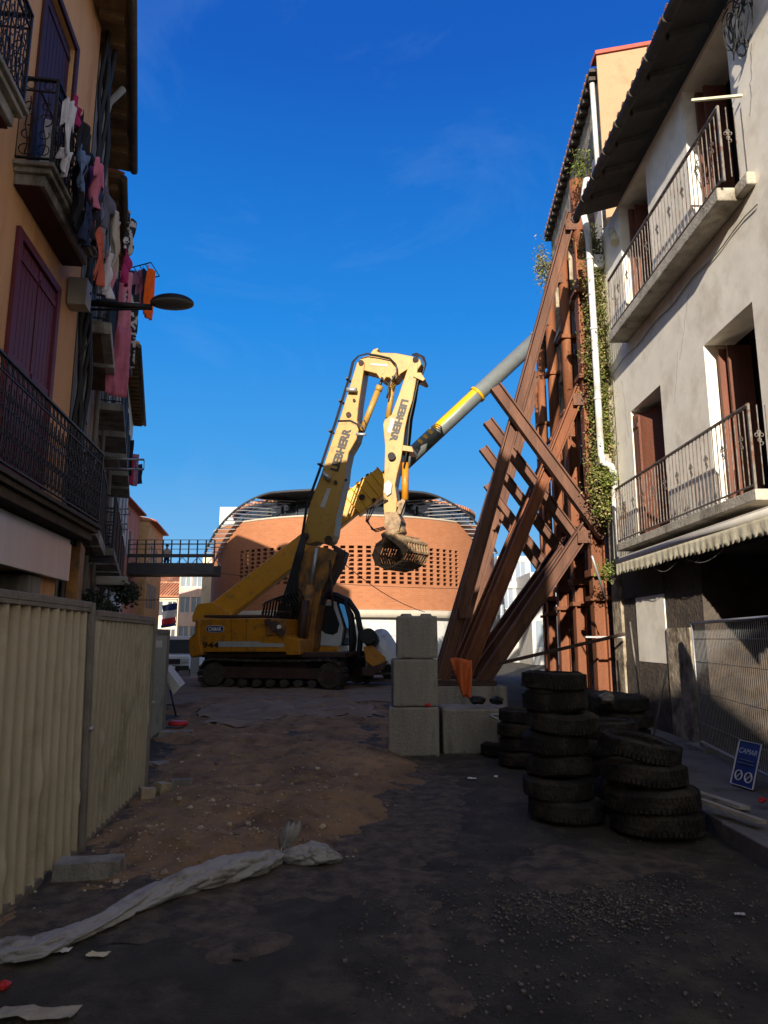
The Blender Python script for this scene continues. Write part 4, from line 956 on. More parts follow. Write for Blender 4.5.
def tyre(x, y, z, label, tilt=(0, 0), sc_=1.0, rz=0.0, squash=1.0):
    global TK
    i = TK % 4; TK += 1; o = TP[i]
    if TU[i]: o = o.copy(); C.objects.link(o)
    TU[i] = True
    o.location = (x, y, z); o.rotation_euler = (tilt[0], tilt[1], rz or random.uniform(0, 6)); o.scale = (sc_, sc_, squash)
    return tag(o, label, 'tyre', 'old tyres piled on the right')
q = PG(570, 826); ordn = ['lowest', 'second', 'third', 'fourth', 'fifth', 'sixth', 'topmost']
z = 0
for i in range(7):
    off = [(0.03, -.02), (-.03, .02), (-.01, .02), (-.02, .02), (.03, .0), (-.02, .02), (-.03, .0)][i]
    sc_ = [1.07, 1.0, .95, .93, 1.02, .93, .96][i]
    tyre(q.x + off[0], q.y + .25 + off[1], z, (f'{ordn[i]} tyre' + (' from the bottom' if 0 < i < 6 else '')) + ' of the tall stack left of the other piles', (random.uniform(-.06, .06), random.uniform(-.06, .06)), sc_)
    z += .187 * (1 if i else 1.02)
q = PG(668, 842); z = 0
labs = ['lowest tyre of the low pile nearest the kerb', 'second tyre up in the low pile nearest the kerb', 'third tyre up in the low pile nearest the kerb', 'tilted fourth tyre in the low pile nearest the kerb', 'tilted topmost tyre of the low pile nearest the kerb']
for i in range(4):
    tyre(q.x + (.02, 0.0, -.05, -.08)[i], q.y + .28 + .02 * i, z + (.0, 0, .0, .03)[i], labs[i] if i < 3 else labs[4], ((.02, .0, .04, -.10)[i], (0, .03, -.05, .16)[i]), (1.2, 1.22, 1.12, 1.08)[i]); z += .19
q2_ = PG(620, 800)
for i in range(4): tyre(q2_.x + .03 * (i % 2), q2_.y + .35, i * .19, ['lowest', 'second', 'third', 'topmost'][i] + ' tyre of the middle pile between the tall stack and the kerb pile', (.03, -.04 * (i % 2)), .98)
q3_ = PG(530, 772)
for i in range(4): tyre(q3_.x + .02 * (i % 2), q3_.y + .4, i * .18, ['lowest', 'second', 'third', 'topmost'][i] + ' tyre of the pile half hidden behind the tall stack', (0, .03 * (i % 2)), 1.0)
q6_ = PG(640, 786)
for i in range(5): tyre(q6_.x + .04 * (i % 2), q6_.y + .55, i * .185, ['lowest', 'second', 'third', 'fourth', 'topmost'][i] + ' tyre of the pile directly behind the kerb pile', (.04 * (i % 2), -.03), 1.08)
q4_ = PG(606, 770)
for i in range(5): tyre(q4_.x, q4_.y + .5, i * .18, ['lowest', 'second', 'third', 'fourth', 'topmost'][i] + ' tyre of the rear pile against the props', (.02, 0), .95)
b = MB(); rock(b, PY(607, 698, 8.3), .09, .7); tag(b.build('rubble_lump', 'concrete'), 'pale lump of rubble lying on top of the rear tyre pile', 'rubble')
tyre(q3_.x - .12, q3_.y + 1.2, 0, 'single flat tyre on the asphalt behind the hidden pile', (0, 0), 1.0)
for k, (px, py, Yz) in enumerate([(523, 690, 8.6)]):
    pass

q5_ = PG(622, 812)
tyre(q5_.x - .02, q5_.y + .15, .02, 'tyre leaning upright between the tall stack and the kerb pile', (1.15, .1), .92, rz=.4)
tyre(q5_.x + .55, q5_.y + 1.0, 0.0, 'flat lower tyre behind the kerb pile near the pavement', (0, 0), 1.0)
tyre(q5_.x + .5, q5_.y + .98, .19, 'flat upper tyre behind the kerb pile near the pavement', (.06, .08), .95)
# navy sign leaning on the pavement
sg = thing('site_sign', 'navy blue site sign with white lettering leaning on the right pavement', 'sign', (3.5, 6.7, .14))
P0 = PG(731, 783, .15); P1 = PG(753, 790, .15); up_ = (PY(762, 745, P1.y + .12) - P1)
b = MB(); b.prism([P0, P1, P1 + up_, P0 + up_], (P1 - P0).cross(up_).normalized() * -.012); b.build('panel', 'blue', sg, bevel=.003)
rt = (P1 - P0).normalized(); upn = up_.normalized(); nn = rt.cross(upn); wd = (P1 - P0).length; hgt = up_.length; mid = (P0 + P1) / 2
b = MB()
for e0_, e1_ in ((P0, P1), (P1, P1 + up_), (P1 + up_, P0 + up_), (P0 + up_, P0)): b.bar(e0_ + nn * .006, e1_ + nn * .006, .012, .006, nn)
b.build('border', 'white', sg)
text_mesh('lettering', 'CAMAR', 'white', sg, mid + up_ * .78, rt, upn, wd * .82, hgt * .12, off=.006)
b = MB(); b.bar(mid - rt * wd * .35 + up_ * .5 + nn * .005, mid + rt * wd * .35 + up_ * .5 + nn * .005, .02, .004, nn); b.bar(mid - rt * wd * .3 + up_ * .58 + nn * .005, mid + rt * wd * .3 + up_ * .58 + nn * .005, .012, .004, nn)
b.build('text_line', 'stripe', sg)
for k in (-1, 1):
    b = MB(); c_ = mid + up_ * .22 + rt * k * wd * .22 + nn * .006
    b.tube([c_ + (rt * math.cos(a) + upn * math.sin(a)) * wd * .15 for a in [2 * math.pi * i / 14 for i in range(15)]], .007, 4, False); b.bar(c_ - (rt + upn) * wd * .1, c_ + (rt + upn) * wd * .1, .012, .004, nn); b.build('pictogram', 'white', sg)
# planks on the pavement
for k, (a, c, lab) in enumerate((((695, 792), (745, 808), 'upper weathered plank lying on the pavement by the tyres'), ((700, 800), (762, 822), 'lower weathered plank lying on the pavement towards the kerb'))):
    b = MB(); b.bar(PG(*a, .19 + .05 * k), PG(*c, .17 + .02 * k), .12, .03, (0, 1, 0)); tag(b.build('plank', 'concrete2'), lab, 'plank')
b = MB(); q = PG(762, 800, .2); rock(b, q, .035); tag(b.build('red_plastic_lump', 'signal'), 'red plastic cap on the pavement behind the planks', 'litter')

# ------------------------------------------------------------------ hoarding panels on the left
def hoarding(A, B, H, m, label, lean=0.0, wave=.135, amp=.034, post_end=True, dents=True):
    A = Vector(A); B = Vector(B); d = (B - A); L_ = d.length; d.normalize(); n = Vector((d.y, -d.x, 0))
    o = thing('hoarding_panel', label, 'hoarding', A, group='corrugated hoarding panels on the left')
    up = Vector((0, 0, 1)) - n * lean; up.normalize()
    def fn(u, v):
        s_ = u * L_; ph = (s_ / wave) % 1.0
        k = amp * (1 if ph < .5 else -1) * min(1, 6 * min(abs(ph - .0), abs(ph - .5), abs(ph - 1)))
        q_ = noise.noise(Vector((s_ * 4.5, v * 7.0, 3))); dn = .05 * max(0, q_ - .28) + .003 * noise.noise(Vector((s_ * 1.5, v * 2, 8))) if dents else 0
        return A + d * s_ + up * (.03 + v * (H - .05)) + n * (k + dn)
    b = MB(); b.grid(fn, int(L_ / wave * 16), 40, False); b.build('sheet', m, o, solid=.003)
    b = MB(); b.bar(A + up * H, B + up * H, .10, .05, n); b.bar(A + up * (H - .04), B + up * (H - .04), .09, .03, n); b.build('top_rail', 'cap', o, bevel=.004)
    b = MB(); b.bar(A + up * .02, B + up * .02, .06, .05, n); b.build('bottom_rail', 'cap', o)
    if post_end:
        b = MB(); b.bar(B - up * .0 + d * .03 + n * .03, B + up * (H + .02) + d * .03 + n * .03, .06, .06, n); b.build('post', 'cap', o, bevel=.004)
        b = MB(); b.cyl(B + up * .9 + d * .03 + n * .05, B + up * .9 + d * .03 + n * .09, .018, 8); b.build('bolt', 'galv', o)
    return o
f1 = PG(75, 853); f2 = PG(140.6, 790); f0 = PG(0, 915)
fd = (f1 - f0); fst = f1 - fd * 3.2
hoarding(fst, f1 + fd * .0, 1.86, 'hoard', 'nearest beige corrugated hoarding panel with dents at the left edge', lean=.03, wave=.15)
hoarding(f1 + Vector((-.02, .12, 0)), f2, 1.80, 'hoard2', 'second greyer corrugated hoarding panel leaning slightly to the street', lean=-.0, wave=.14, dents=True)
f3 = PG(147.7, 741); f4 = PG(160, 735.5)
hoarding(f3, f4 + Vector((-.1, .35, 0)), 1.72, 'hoard3', 'small farthest grey hoarding panel before the parked van', wave=.1)
b = MB(); b.tube([f3 + Vector((-.25, -.1, 0)), f3 + Vector((-.3, -.1, 1.55))], .05, 8); tag(b.build('steel_post', 'darksteel'), 'dark post standing between the second and third hoarding panels', 'post')
b = MB(); b.obox(PY(152, 644, 10.5), (.12, 0, 0), (0, .1, 0), (0, 0, .05)); tag(b.build('white_box', 'dirtywhite'), 'small white box showing between the hoarding panels', 'box')
# tilted light panel behind the last hoarding
b = MB(); b.prism([PY(163, 672, 13.2), PY(166, 668, 13.2), PY(180.5, 687, 13.1), PY(173.5, 695, 13.1)], (0, .3, .05)); tag(b.build('tilted_sheet', 'dirtywhite'), 'pale tilted sheet leaning beyond the grey hoarding', 'sheet')
b = MB(); a_ = PG(176, 716); b.tube([a_, PY(170, 690, a_.y)], .02, 6); tag(b.build('prop_rod', 'iron'), 'thin dark prop under the pale tilted sheet', 'rod')
b = MB(); q = PG(110, 893); 
b.obox(PG(48, 898 - 100, .0) + Vector((0, 0, 0)), (0.001, 0, 0), (0, .001, 0), (0, 0, .001)) if False else None

# ------------------------------------------------------------------ grey textile tube on the ground
pts = [(-6, 948, 46), (22, 951, 44), (62, 938, 30), (100, 922, 25), (140, 902, 30), (180, 886, 36), (220, 874, 38), (252, 866, 35), (272, 860, 24), (281, 857, 15), (292, 858, 26), (310, 856, 32), (328, 857, 26), (341, 859, 10)]
cen = []; rad = []
for (px, py, wpx) in pts:
    g0 = PG(px, py + wpx * .35); zc = g0.y * CP - 1.6 * SP; r_ = wpx / 2 * zc / FPX * .96
    cen.append(Vector((g0.x, g0.y + r_ * .6, 0))); rad.append(r_)
def sackf(u, v):
    t = u * (len(cen) - 1); i = min(int(t), len(cen) - 2); f = t - i; f = f * f * (3 - 2 * f) if False else f
    c = cen[i].lerp(cen[i + 1], f); r_ = rad[i] * (1 - f) + rad[i + 1] * f
    d = (cen[min(i + 1, len(cen) - 1)] - cen[i]).normalized(); sd = Vector((-d.y, d.x, 0))
    a = v * 2 * math.pi
    k = 1 + .10 * math.sin(a * 5 + t * 2.4 + 2.5 * noise.noise(Vector((t * .9, a * .4, 1)))) * (1.0 if r_ < .12 else .8) + .12 * noise.noise(Vector((t * 2.0, math.cos(a) * 1.5, math.sin(a) * 1.5)))
    k += .07 * noise.noise(Vector((t * 5, math.cos(a) * 4, math.sin(a) * 4))) - .22 * (1 - abs(noise.noise(Vector((t * 1.1, a * 1.3 + .6 * t, 4))))) ** 14 - .10 * max(0, math.sin(a * 3 + t * 1.7)) ** 6 - .08 * max(0, math.sin(a * 4 - t * 2.9 + 1)) ** 8
    hgt_ = (.42 + .25 * min(1, t / 5)) * r_
    z_ = hgt_ + math.sin(a) * hgt_ * k
    return Vector((c.x, c.y, max(.004, z_))) + sd * math.cos(a) * r_ * 1.0 * k
sk = thing('textile_tube', 'long grey geotextile tube tied near its end lying across the asphalt', 'textile tube', cen[6])
b = MB(); b.grid(sackf, 220, 72); b.build('tube', 'sack', sk)
b = MB(); q = cen[9] + Vector((.02, .05, .08))
def tuft(u, v):
    a = v * 2 * math.pi; z_ = u * .17; r_ = .035 + .03 * abs(math.sin(u * 3)) ; return q + Vector((math.cos(a) * r_ * (1 + .4 * math.sin(a * 3)) + u * .05, math.sin(a) * r_, z_ + .02 * math.sin(a * 4)))
b.grid(tuft, 10, 16); b.build('tied_end', 'sack', sk)
b = MB(); b.tube([cen[9] + Vector((.0, -rad[9] * 1.1 * math.cos(a), rad[9] * .9 + rad[9] * .95 * math.sin(a))) for a in [2 * math.pi * i / 12 for i in range(13)]], .006, 5, False); b.build('tie', 'concrete2', sk)

# ------------------------------------------------------------------ demolition excavator
TH = R(14); EB = Vector((-1.6, 21.6, 0)); eh = Vector((math.cos(TH), -math.sin(TH), 0)); em = Vector((math.sin(TH), math.cos(TH), 0))
def EP(px, py, n=0.0):
    r = ray(px, py); o_ = EB + em * n; t = (o_ - CAM).dot(em) / r.dot(em); return CAM + r * t
def EL(s_, n, z): return EB + eh * s_ + em * n + Vector((0, 0, z))
ex = thing('demolition_excavator', 'yellow tracked demolition excavator with a folded high-reach boom and grapple', 'excavator', EB)
def eprism(pxs, n0, n1, name, m, parent=ex, bevel=.02, b=None, build=True):
    b = b or MB(); b.prism([EP(px, py, n0) for px, py in pxs], em * (n1 - n0))
    return b.build(name, m, parent, bevel=bevel) if build else b
def s_of(px, py, n=0): p = EP(px, py, n) - EB; return p.dot(eh)
def track(n0, shift):
    s0 = s_of(197, 680) + .48 + shift; s1 = s_of(343, 680) - .48 + shift; r_ = .46; b = MB()
    path = []
    N = 14
    for i in range(N + 1): a = math.pi / 2 + math.pi * i / N; path.append((s0 + math.cos(a) * r_, r_ + math.sin(a) * r_ + .02))
    for i in range(1, 12): path.append((s0 + (s1 - s0) * i / 12, .02))
    for i in range(N + 1): a = -math.pi / 2 + math.pi * i / N; path.append((s1 + math.cos(a) * r_, r_ + math.sin(a) * r_ + .02))
    for i in range(1, 12): path.append((s1 - (s1 - s0) * i / 12, .02 + 2 * r_ - .05 * math.sin(math.pi * i / 12)))
    # resample into shoes
    P = path + [path[0]]; tot = 0; seg = []
    for i in range(len(P) - 1): l = math.hypot(P[i + 1][0] - P[i][0], P[i + 1][1] - P[i][1]); seg.append(l); tot += l
    n = 52
    def at(t):
        t %= tot; i = 0
        while t > seg[i]: t -= seg[i]; i += 1
        f = t / seg[i]; return Vector((P[i][0] + (P[i + 1][0] - P[i][0]) * f, P[i][1] + (P[i + 1][1] - P[i][1]) * f))
    for k in range(n):
        a = at(k * tot / n); c = at((k + .86) * tot / n); m_ = (a + c) / 2; d = (c - a); nn_ = Vector((d.y, -d.x)).normalized()
        A_ = EL(m_.x, n0 + .3, m_.y); dv_ = eh * d.x / 2 + Vector((0, 0, d.y / 2)); nv = eh * nn_.x + Vector((0, 0, nn_.y))
        b.obox(A_, dv_, em * .3, nv * .02); b.obox(A_ + nv * .03, dv_ * .25, em * .3, nv * .025)
    t_ = b.build('track', 'trackm', ex)
    b = MB()
    for s_, r2 in ((s0, .36), (s1, .38)): b.cyl(EL(s_, n0 + .12, r_ + .02), EL(s_, n0 + .48, r_ + .02), r2, 22)
    for i in range(7): s_ = s0 + .55 + (s1 - s0 - 1.1) * i / 6; b.cyl(EL(s_, n0 + .1, .22), EL(s_, n0 + .5, .22), .12, 14)
    b.build('wheel', 'trackm', t_)
    b = MB(); b.prism([EL(s0, n0 + .15, .36), EL(s1, n0 + .15, .36), EL(s1 - .2, n0 + .15, .68), EL(s0 + .3, n0 + .15, .72)], em * .3); b.build('track_frame', 'darksteel', t_, bevel=.02)
    b = MB(); b.cyl(EL(s1, n0 + .07, r_ + .02), EL(s1, n0 + .12, r_ + .02), .2, 16); b.build('hub', 'darksteel', t_)
track(0, 0); track(2.55, .15)
b = MB(); b.obox(EL(s_of(268, 680), 1.55, .7), eh * 1.1, em * 1.1, Vector((0, 0, .22))); b.cyl(EL(s_of(268, 680), 1.55, .9), EL(s_of(268, 680), 1.55, 1.12), .8, 24); b.build('undercarriage', 'darksteel', ex, bevel=.02)
# upper structure
eprism([(198, 652), (286, 652), (286, 655), (300, 655), (300, 640), (286, 636), (286, 619), (262, 618), (196, 619), (194, 630)], .05, 3.0, 'body', 'yellow', bevel=.03)
eprism([(196, 619.5), (194, 633), (188.5, 638), (188, 650), (190, 658), (203, 655), (200, 640), (200, 620)], .0, 3.05, 'counterweight', 'yellow', bevel=.06)
eprism([(200, 652.5), (345, 652.5), (345, 657.5), (202, 657.5)], .3, 2.8, 'turntable_deck', 'darksteel')
eprism([(204, 615), (262, 615), (262, 617.6), (204, 617.6)], .2, 2.9, 'engine_cover', 'darksteel', bevel=.01)
b = MB()
for px in (231, 246): b.prism([EP(px, 620, .046), EP(px + .35, 620, .046), EP(px + .35, 651, .046), EP(px, 651, .046)], em * .01)
b.build('panel_seam', 'letter', ex)
eprism([(286, 634), (266, 636), (264, 619), (286, 619)], -.0, .049, 'side_cover', 'yellowdirty', bevel=.01)
eprism([(216, 641.5), (258, 641.5), (263, 643), (284, 643.5), (284, 647), (216, 647)], .035, .049, 'stripe', 'stripe', bevel=0)
text_mesh('model_number', '944', 'letter', ex, EP(211, 645, .04), eh, (0, 0, 1), .56, .2, off=.02, bold=.02)
# plaque
cpl = EP(215, 629, .03); b = MB(); npl = 24
poly = []
for i in range(npl):
    a = 2 * math.pi * i / npl; cx_ = .30 * (abs(math.cos(a)) ** .55) * (1 if math.cos(a) > 0 else -1); cz_ = .10 * (abs(math.sin(a)) ** .55) * (1 if math.sin(a) > 0 else -1)
    poly.append(cpl + eh * cx_ + Vector((0, 0, cz_)))
b.prism(poly, em * .015); b.build('plaque', 'blue', ex)
b = MB(); b.tube(poly + [poly[0]], .008, 4, False); b.build('plaque_rim', 'white', ex)
text_mesh('plaque_lettering', 'CAMAR', 'white', ex, cpl, eh, (0, 0, 1), .46, .125, off=.012, bold=.03)
# rails and hydraulics on the deck
b = MB()
for (a, c) in (((262, 612), (290, 612)), ((262, 605), (275, 600))):
    b.tube([EP(*a, .3), EP(*c, .3)], .018, 6)
for px in (262, 276, 290): b.tube([EP(px, 619, .3), EP(px, 611, .3)], .018, 6)
b.build('handrail', 'darksteel', ex)
for k in range(9):
    b = MB(); x0 = 262 + k * 3; b.tube([EP(x0, 618, .6 + .1 * k), EP(x0 + 3, 603 - k, .6 + .1 * k), EP(x0 + 14, 598 - k, .8), EP(x0 + 22, 608, 1.0), EP(x0 + 18, 628, 1.2)], .035, 6); b.build('hose', 'black', ex)
for (px, py, r_) in ((275, 626, .16), (268, 622, .11), (281, 632, .12)):
    b = MB(); b.cyl(EP(px, py, -.08), EP(px, py, .06), r_, 14); b.build('valve', 'darksteel', ex)
b = MB(); b.cyl(EP(279, 627, -.1), EP(279, 627, -.02), .07, 10); b.build('lamp', 'white', ex)
# cab
cabo = eprism([(313, 645.5), (340.5, 646), (343.5, 628), (335.5, 601.5), (316.5, 600.5)], 1.9, 2.95, 'cab', 'cabgrey', bevel=.02)
b = MB(); b.prism([EP(px, py, 1.885) for px, py in [(318, 605.5), (333, 605.5), (339.5, 624), (337.5, 632.5), (333, 635), (325, 633.5), (318, 627)]], em * .03); b.build('side_window', 'glass', cabo, bevel=.005)
fr = [(345, 628), (336.6, 602.5), (338.5, 602.5), (347, 628), (344, 646), (342, 646)]
b = MB(); b.prism([EP(px, py, 1.95) for px, py in fr], em * .95); b.build('windscreen', 'glass', cabo)
eprism([(309, 646.5), (338, 646.5), (338, 653), (309, 653)], 1.85, 2.98, 'cab_sill', 'yellow', bevel=.01)
b = MB(); b.tube([EP(*p, 1.7) for p in [(300, 596), (318, 594.5), (336, 595), (349, 601), (357, 613), (361, 632), (359, 655), (352, 668)]], .095, 8); b.tube([EP(*p, 2.1) for p in [(306, 600), (330, 597.5), (345, 603), (352, 615), (355, 640), (352, 664)]], .07, 8)
b.tube([EP(*p, 1.5) for p in [(345, 600), (350, 620), (351, 645), (349, 668)]], .06, 8)
b.build('hose_bundle', 'black', ex)
# boom base (dirty, folded back) with its cylinders
def eslab(pxs, n0, n1, name, m, **k): return eprism(pxs, n0, n1, name, m, **k)
lb = eslab([(284, 650), (288, 612), (298, 575), (303, 552), (311, 546), (328, 548), (337, 553), (332, 570), (322, 590), (316, 618), (313, 650)], 1.15, 1.85, 'boom_base', 'yellowdirty')
eslab([(334, 545), (346, 552), (343, 563), (322, 600), (312, 630), (306, 628), (316, 596), (330, 565)], 1.3, 1.7, 'boom_link', 'darksteel')
b = MB(); b.cyl(EP(302, 642, .95), EP(311, 585, .95), .16, 14); b.build('lift_cylinder', 'yellowdirty', ex)
b = MB(); b.cyl(EP(311, 585, .95), EP(317, 548, .95), .07, 10); b.build('cylinder_rod', 'galv', ex)
b = MB(); b.cyl(EP(333, 612, 1.0), EP(330, 560, 1.0), .04, 8); b.build('cylinder_rod', 'darksteel', ex)
b = MB(); b.cyl(EP(300, 650, .8), EP(306, 600, .8), .13, 12); b.build('lift_cylinder', 'darksteel', ex)
b = MB()
for k in range(7): b.tube([EP(283 + k * 2, 640 - k * 4, 1.05), EP(279 + k * 3, 612 - 3 * k, 1.0), EP(288 + k * 1.6, 585 - k * 2, 1.05), EP(296 + k, 556, 1.08), EP(302 + k * .6, 536, 1.08)], .045, 6)
b.build('hose', 'black', ex)
# main boom
BM = [(357, 362), (364, 361), (364.5, 365), (361, 388), (358.5, 405), (357, 420), (359, 428), (356.5, 439), (349, 452), (346, 466), (344.5, 480), (340, 500), (336.5, 515), (334, 535), (331.5, 541), (327, 544.5), (318, 541.5), (308, 544), (301.5, 543), (301, 537), (305, 525), (310, 503), (321, 474), (330, 446), (339, 421), (347, 395)]
mb_ = eslab(BM, 1.22, 1.86, 'boom', 'pale', bevel=.025)
# cut lower end repaint? keep one paint; bolts and pins
for (px, py, r_) in ((305.5, 536.5, .13), (328.5, 539.5, .13)):
    b = MB(); b.cyl(EP(px, py, 1.16), EP(px, py, 1.92), r_, 16); b.build('pin', 'darksteel', ex)
for (px, py, r_) in ((361, 362.5, .09), (348.5, 414.5, .09), (346, 480, .05), (335.5, 482, .06), (354, 400, .05)):
    b = MB(); b.cyl(EP(px, py, 1.14), EP(px, py, 1.25), r_, 12); b.build('bolt', 'darksteel', ex)
for (a, c) in (((323, 473), (330, 479)), ((347, 389.5), (356.5, 390))):
    b = MB(); b.cyl(EP(*a, 1.05), EP(*c, 1.05), .075, 10); b.build('spotlight', 'galv', ex)
b = MB(); b.tube([EP(338, 421, 1.2), EP(350, 420.5, 1.19), EP(357, 424, 1.2), EP(361, 433, 1.25)], .03, 6); b.build('hose', 'black', ex)
b = MB()
for k, (dx, n_) in enumerate(((-.2, 1.12), (-1.2, 1.2), (-.7, 1.3), (-1.8, 1.4))):
    b.tube([EP(302 + dx, 545, n_), EP(308 + dx, 505, n_), EP(320 + dx, 472, n_), EP(337 + dx, 421, n_), EP(351 + dx, 375, n_), EP(354 + dx, 362, n_), EP(359 + dx * .6, 356, n_), EP(367, 354 + dx * .4, n_), EP(378, 355.5 + dx * .3, n_), EP(390, 358, n_), EP(396, 364, n_ - .12), EP(396.5, 372, n_ - .14), EP(390, 383, n_ - .15)], .022, 5)
b.build('hydraulic_line', 'letter', ex)
b = MB()
for (px, py) in ((312, 497), (322, 465), (333, 432), (343, 402), (350, 380)): b.obox(EP(px - 1.6, py, 1.25), eh * .05, em * .2, Vector((0, 0, .025)))
b.build('clamp', 'letter', ex)
# gooseneck
GN = [(358, 366), (359.5, 359.5), (363, 357), (369, 355.5), (373, 349.5), (377.5, 347.8), (378.5, 349), (376.8, 351), (380, 352.5), (396, 353), (414, 356.5), (420, 359.5), (421.5, 364), (418, 369), (407, 369.5), (400, 374), (396.5, 379), (392, 380.5), (389.5, 377.5), (386, 377), (383.5, 380.8), (379.5, 378), (376.5, 373.5), (363, 370)]
gn_ = eslab(GN, 1.27, 1.81, 'gooseneck', 'pale', bevel=.02)
b = MB(); b.prism([EP(px, py, 1.255) for px, py in ((371, 363), (388, 364.5), (388, 366.5), (371, 365))], em * .01); b.build('nameplate', 'stripe', ex)
for (px, py, r_) in ((382, 378.3, .05), (393.5, 377.2, .06), (415.5, 359.5, .1)):
    b = MB(); b.cyl(EP(px, py, 1.2), EP(px, py, 1.88), r_, 12); b.build('pin', 'letter', ex)
b = MB()
for k in range(5): b.tube([EP(412 + k, 354.5 - .3 * k, 1.2 + .13 * k), EP(421 + k * .7, 357, 1.2 + .13 * k), EP(425 + k * .2, 364, 1.2 + .13 * k), EP(423, 373, 1.25 + .12 * k), EP(418, 381, 1.3 + .1 * k), EP(414 + k * .5, 400, 1.3 + .1 * k), EP(409.5 + k * .6, 420, 1.3 + .1 * k), EP(407 + k * .5, 450, 1.3 + .1 * k), EP(404 + k * .6, 468, 1.35 + .1 * k)], .03, 6)
b.build('hose_bundle', 'letter', ex)
eslab([(413, 372.5), (421, 372.5), (425, 379), (423, 381), (413, 376.5)], 1.2, 1.9, 'hose_guide', 'pale', bevel=.01)
# cylinders between the arms
b = MB(); b.cyl(EP(379, 388, 1.5), EP(362, 431, 1.5), .105, 14); b.cyl(EP(380, 386, 1.5), EP(378, 391, 1.5), .125, 14); b.build('arm_cylinder', 'pale', ex)
b = MB(); b.cyl(EP(382, 379.5, 1.5), EP(379, 388, 1.5), .05, 8); b.build('cylinder_rod', 'letter', ex)
b = MB(); b.cyl(EP(393.5, 381, 1.5), EP(388, 418, 1.5), .095, 14); b.build('arm_cylinder', 'pale', ex)
b = MB(); b.tube([EP(384, 382, 1.25), EP(389, 384, 1.2), EP(388.5, 392, 1.2), EP(387, 398, 1.2)], .04, 6); b.tube([EP(360, 424, 1.2), EP(365, 430, 1.2), EP(367, 425, 1.2), EP(364, 420, 1.2)], .02, 5); b.build('hose', 'letter', ex)
b = MB(); b.cyl(EP(356, 434, 1.1), EP(366, 434.5, 1.1), .05, 8); b.build('cylinder_bracket', 'galv', ex)
# stick
ST = [(407, 370), (411, 361.5), (417.5, 361), (418, 366), (416, 381.5), (412.5, 400), (408, 414.5), (405, 428), (403, 445), (401, 459), (397, 474), (395, 485), (397, 500), (396, 514), (384, 514), (383, 498), (383.8, 483), (385, 446), (383, 424.5), (384.5, 419.5), (391.5, 414.5), (399, 394)]
eslab(ST, 1.26, 1.80, 'stick', 'pale', bevel=.02)
eslab([(402.5, 445), (412, 446.5), (413.5, 452), (402, 450.5)], 1.2, 1.9, 'bracket', 'pale', bevel=.01)
b = MB(); b.cyl(EP(405.5, 463, 1.5), EP(405, 500, 1.5), .115, 14); b.build('bucket_cylinder', 'yellow', ex)
b = MB(); b.cyl(EP(405, 500, 1.5), EP(402, 516, 1.5), .05, 8); b.build('cylinder_rod', 'galv', ex)
b = MB(); b.cyl(EP(391.5, 456, 1.1), EP(391.5, 456, 1.28), .13, 12); b.build('bolt', 'letter', ex)
b = MB(); b.prism([EP(px, py, 1.17) for px, py in ((384, 484), (388, 480), (392, 484), (391, 493), (387, 496), (384, 492))], em * .08); b.build('cover_plate', 'stripe', ex, bevel=.01)
b = MB(); b.prism([EP(px, py, 1.245) for px, py in ((391, 418), (395, 419), (391, 433), (387, 432))], em * .01); b.build('nameplate', 'stripe', ex)
b = MB(); b.prism([EP(px, py, 1.205) for px, py in ((327.5, 488), (331, 488.5), (324.5, 508), (320, 506.5))], em * .01); b.build('nameplate', 'stripe', ex)
text_mesh('lettering', 'LIEBHERR', 'letter', ex, EP(340.8, 449.5, 1.21), EP(347, 427, 1.21) - EP(333, 471, 1.21), EP(333, 447, 1.21) - EP(345, 451, 1.21), 1.50, .30, off=.008, bold=.05)
text_mesh('lettering', 'LIEBHERR', 'letter', ex, EP(399, 420.5, 1.25), EP(392, 443, 1.25) - EP(405, 399, 1.25), EP(404, 421, 1.25) - EP(393, 417, 1.25), 1.48, .26, off=.008, bold=.05)
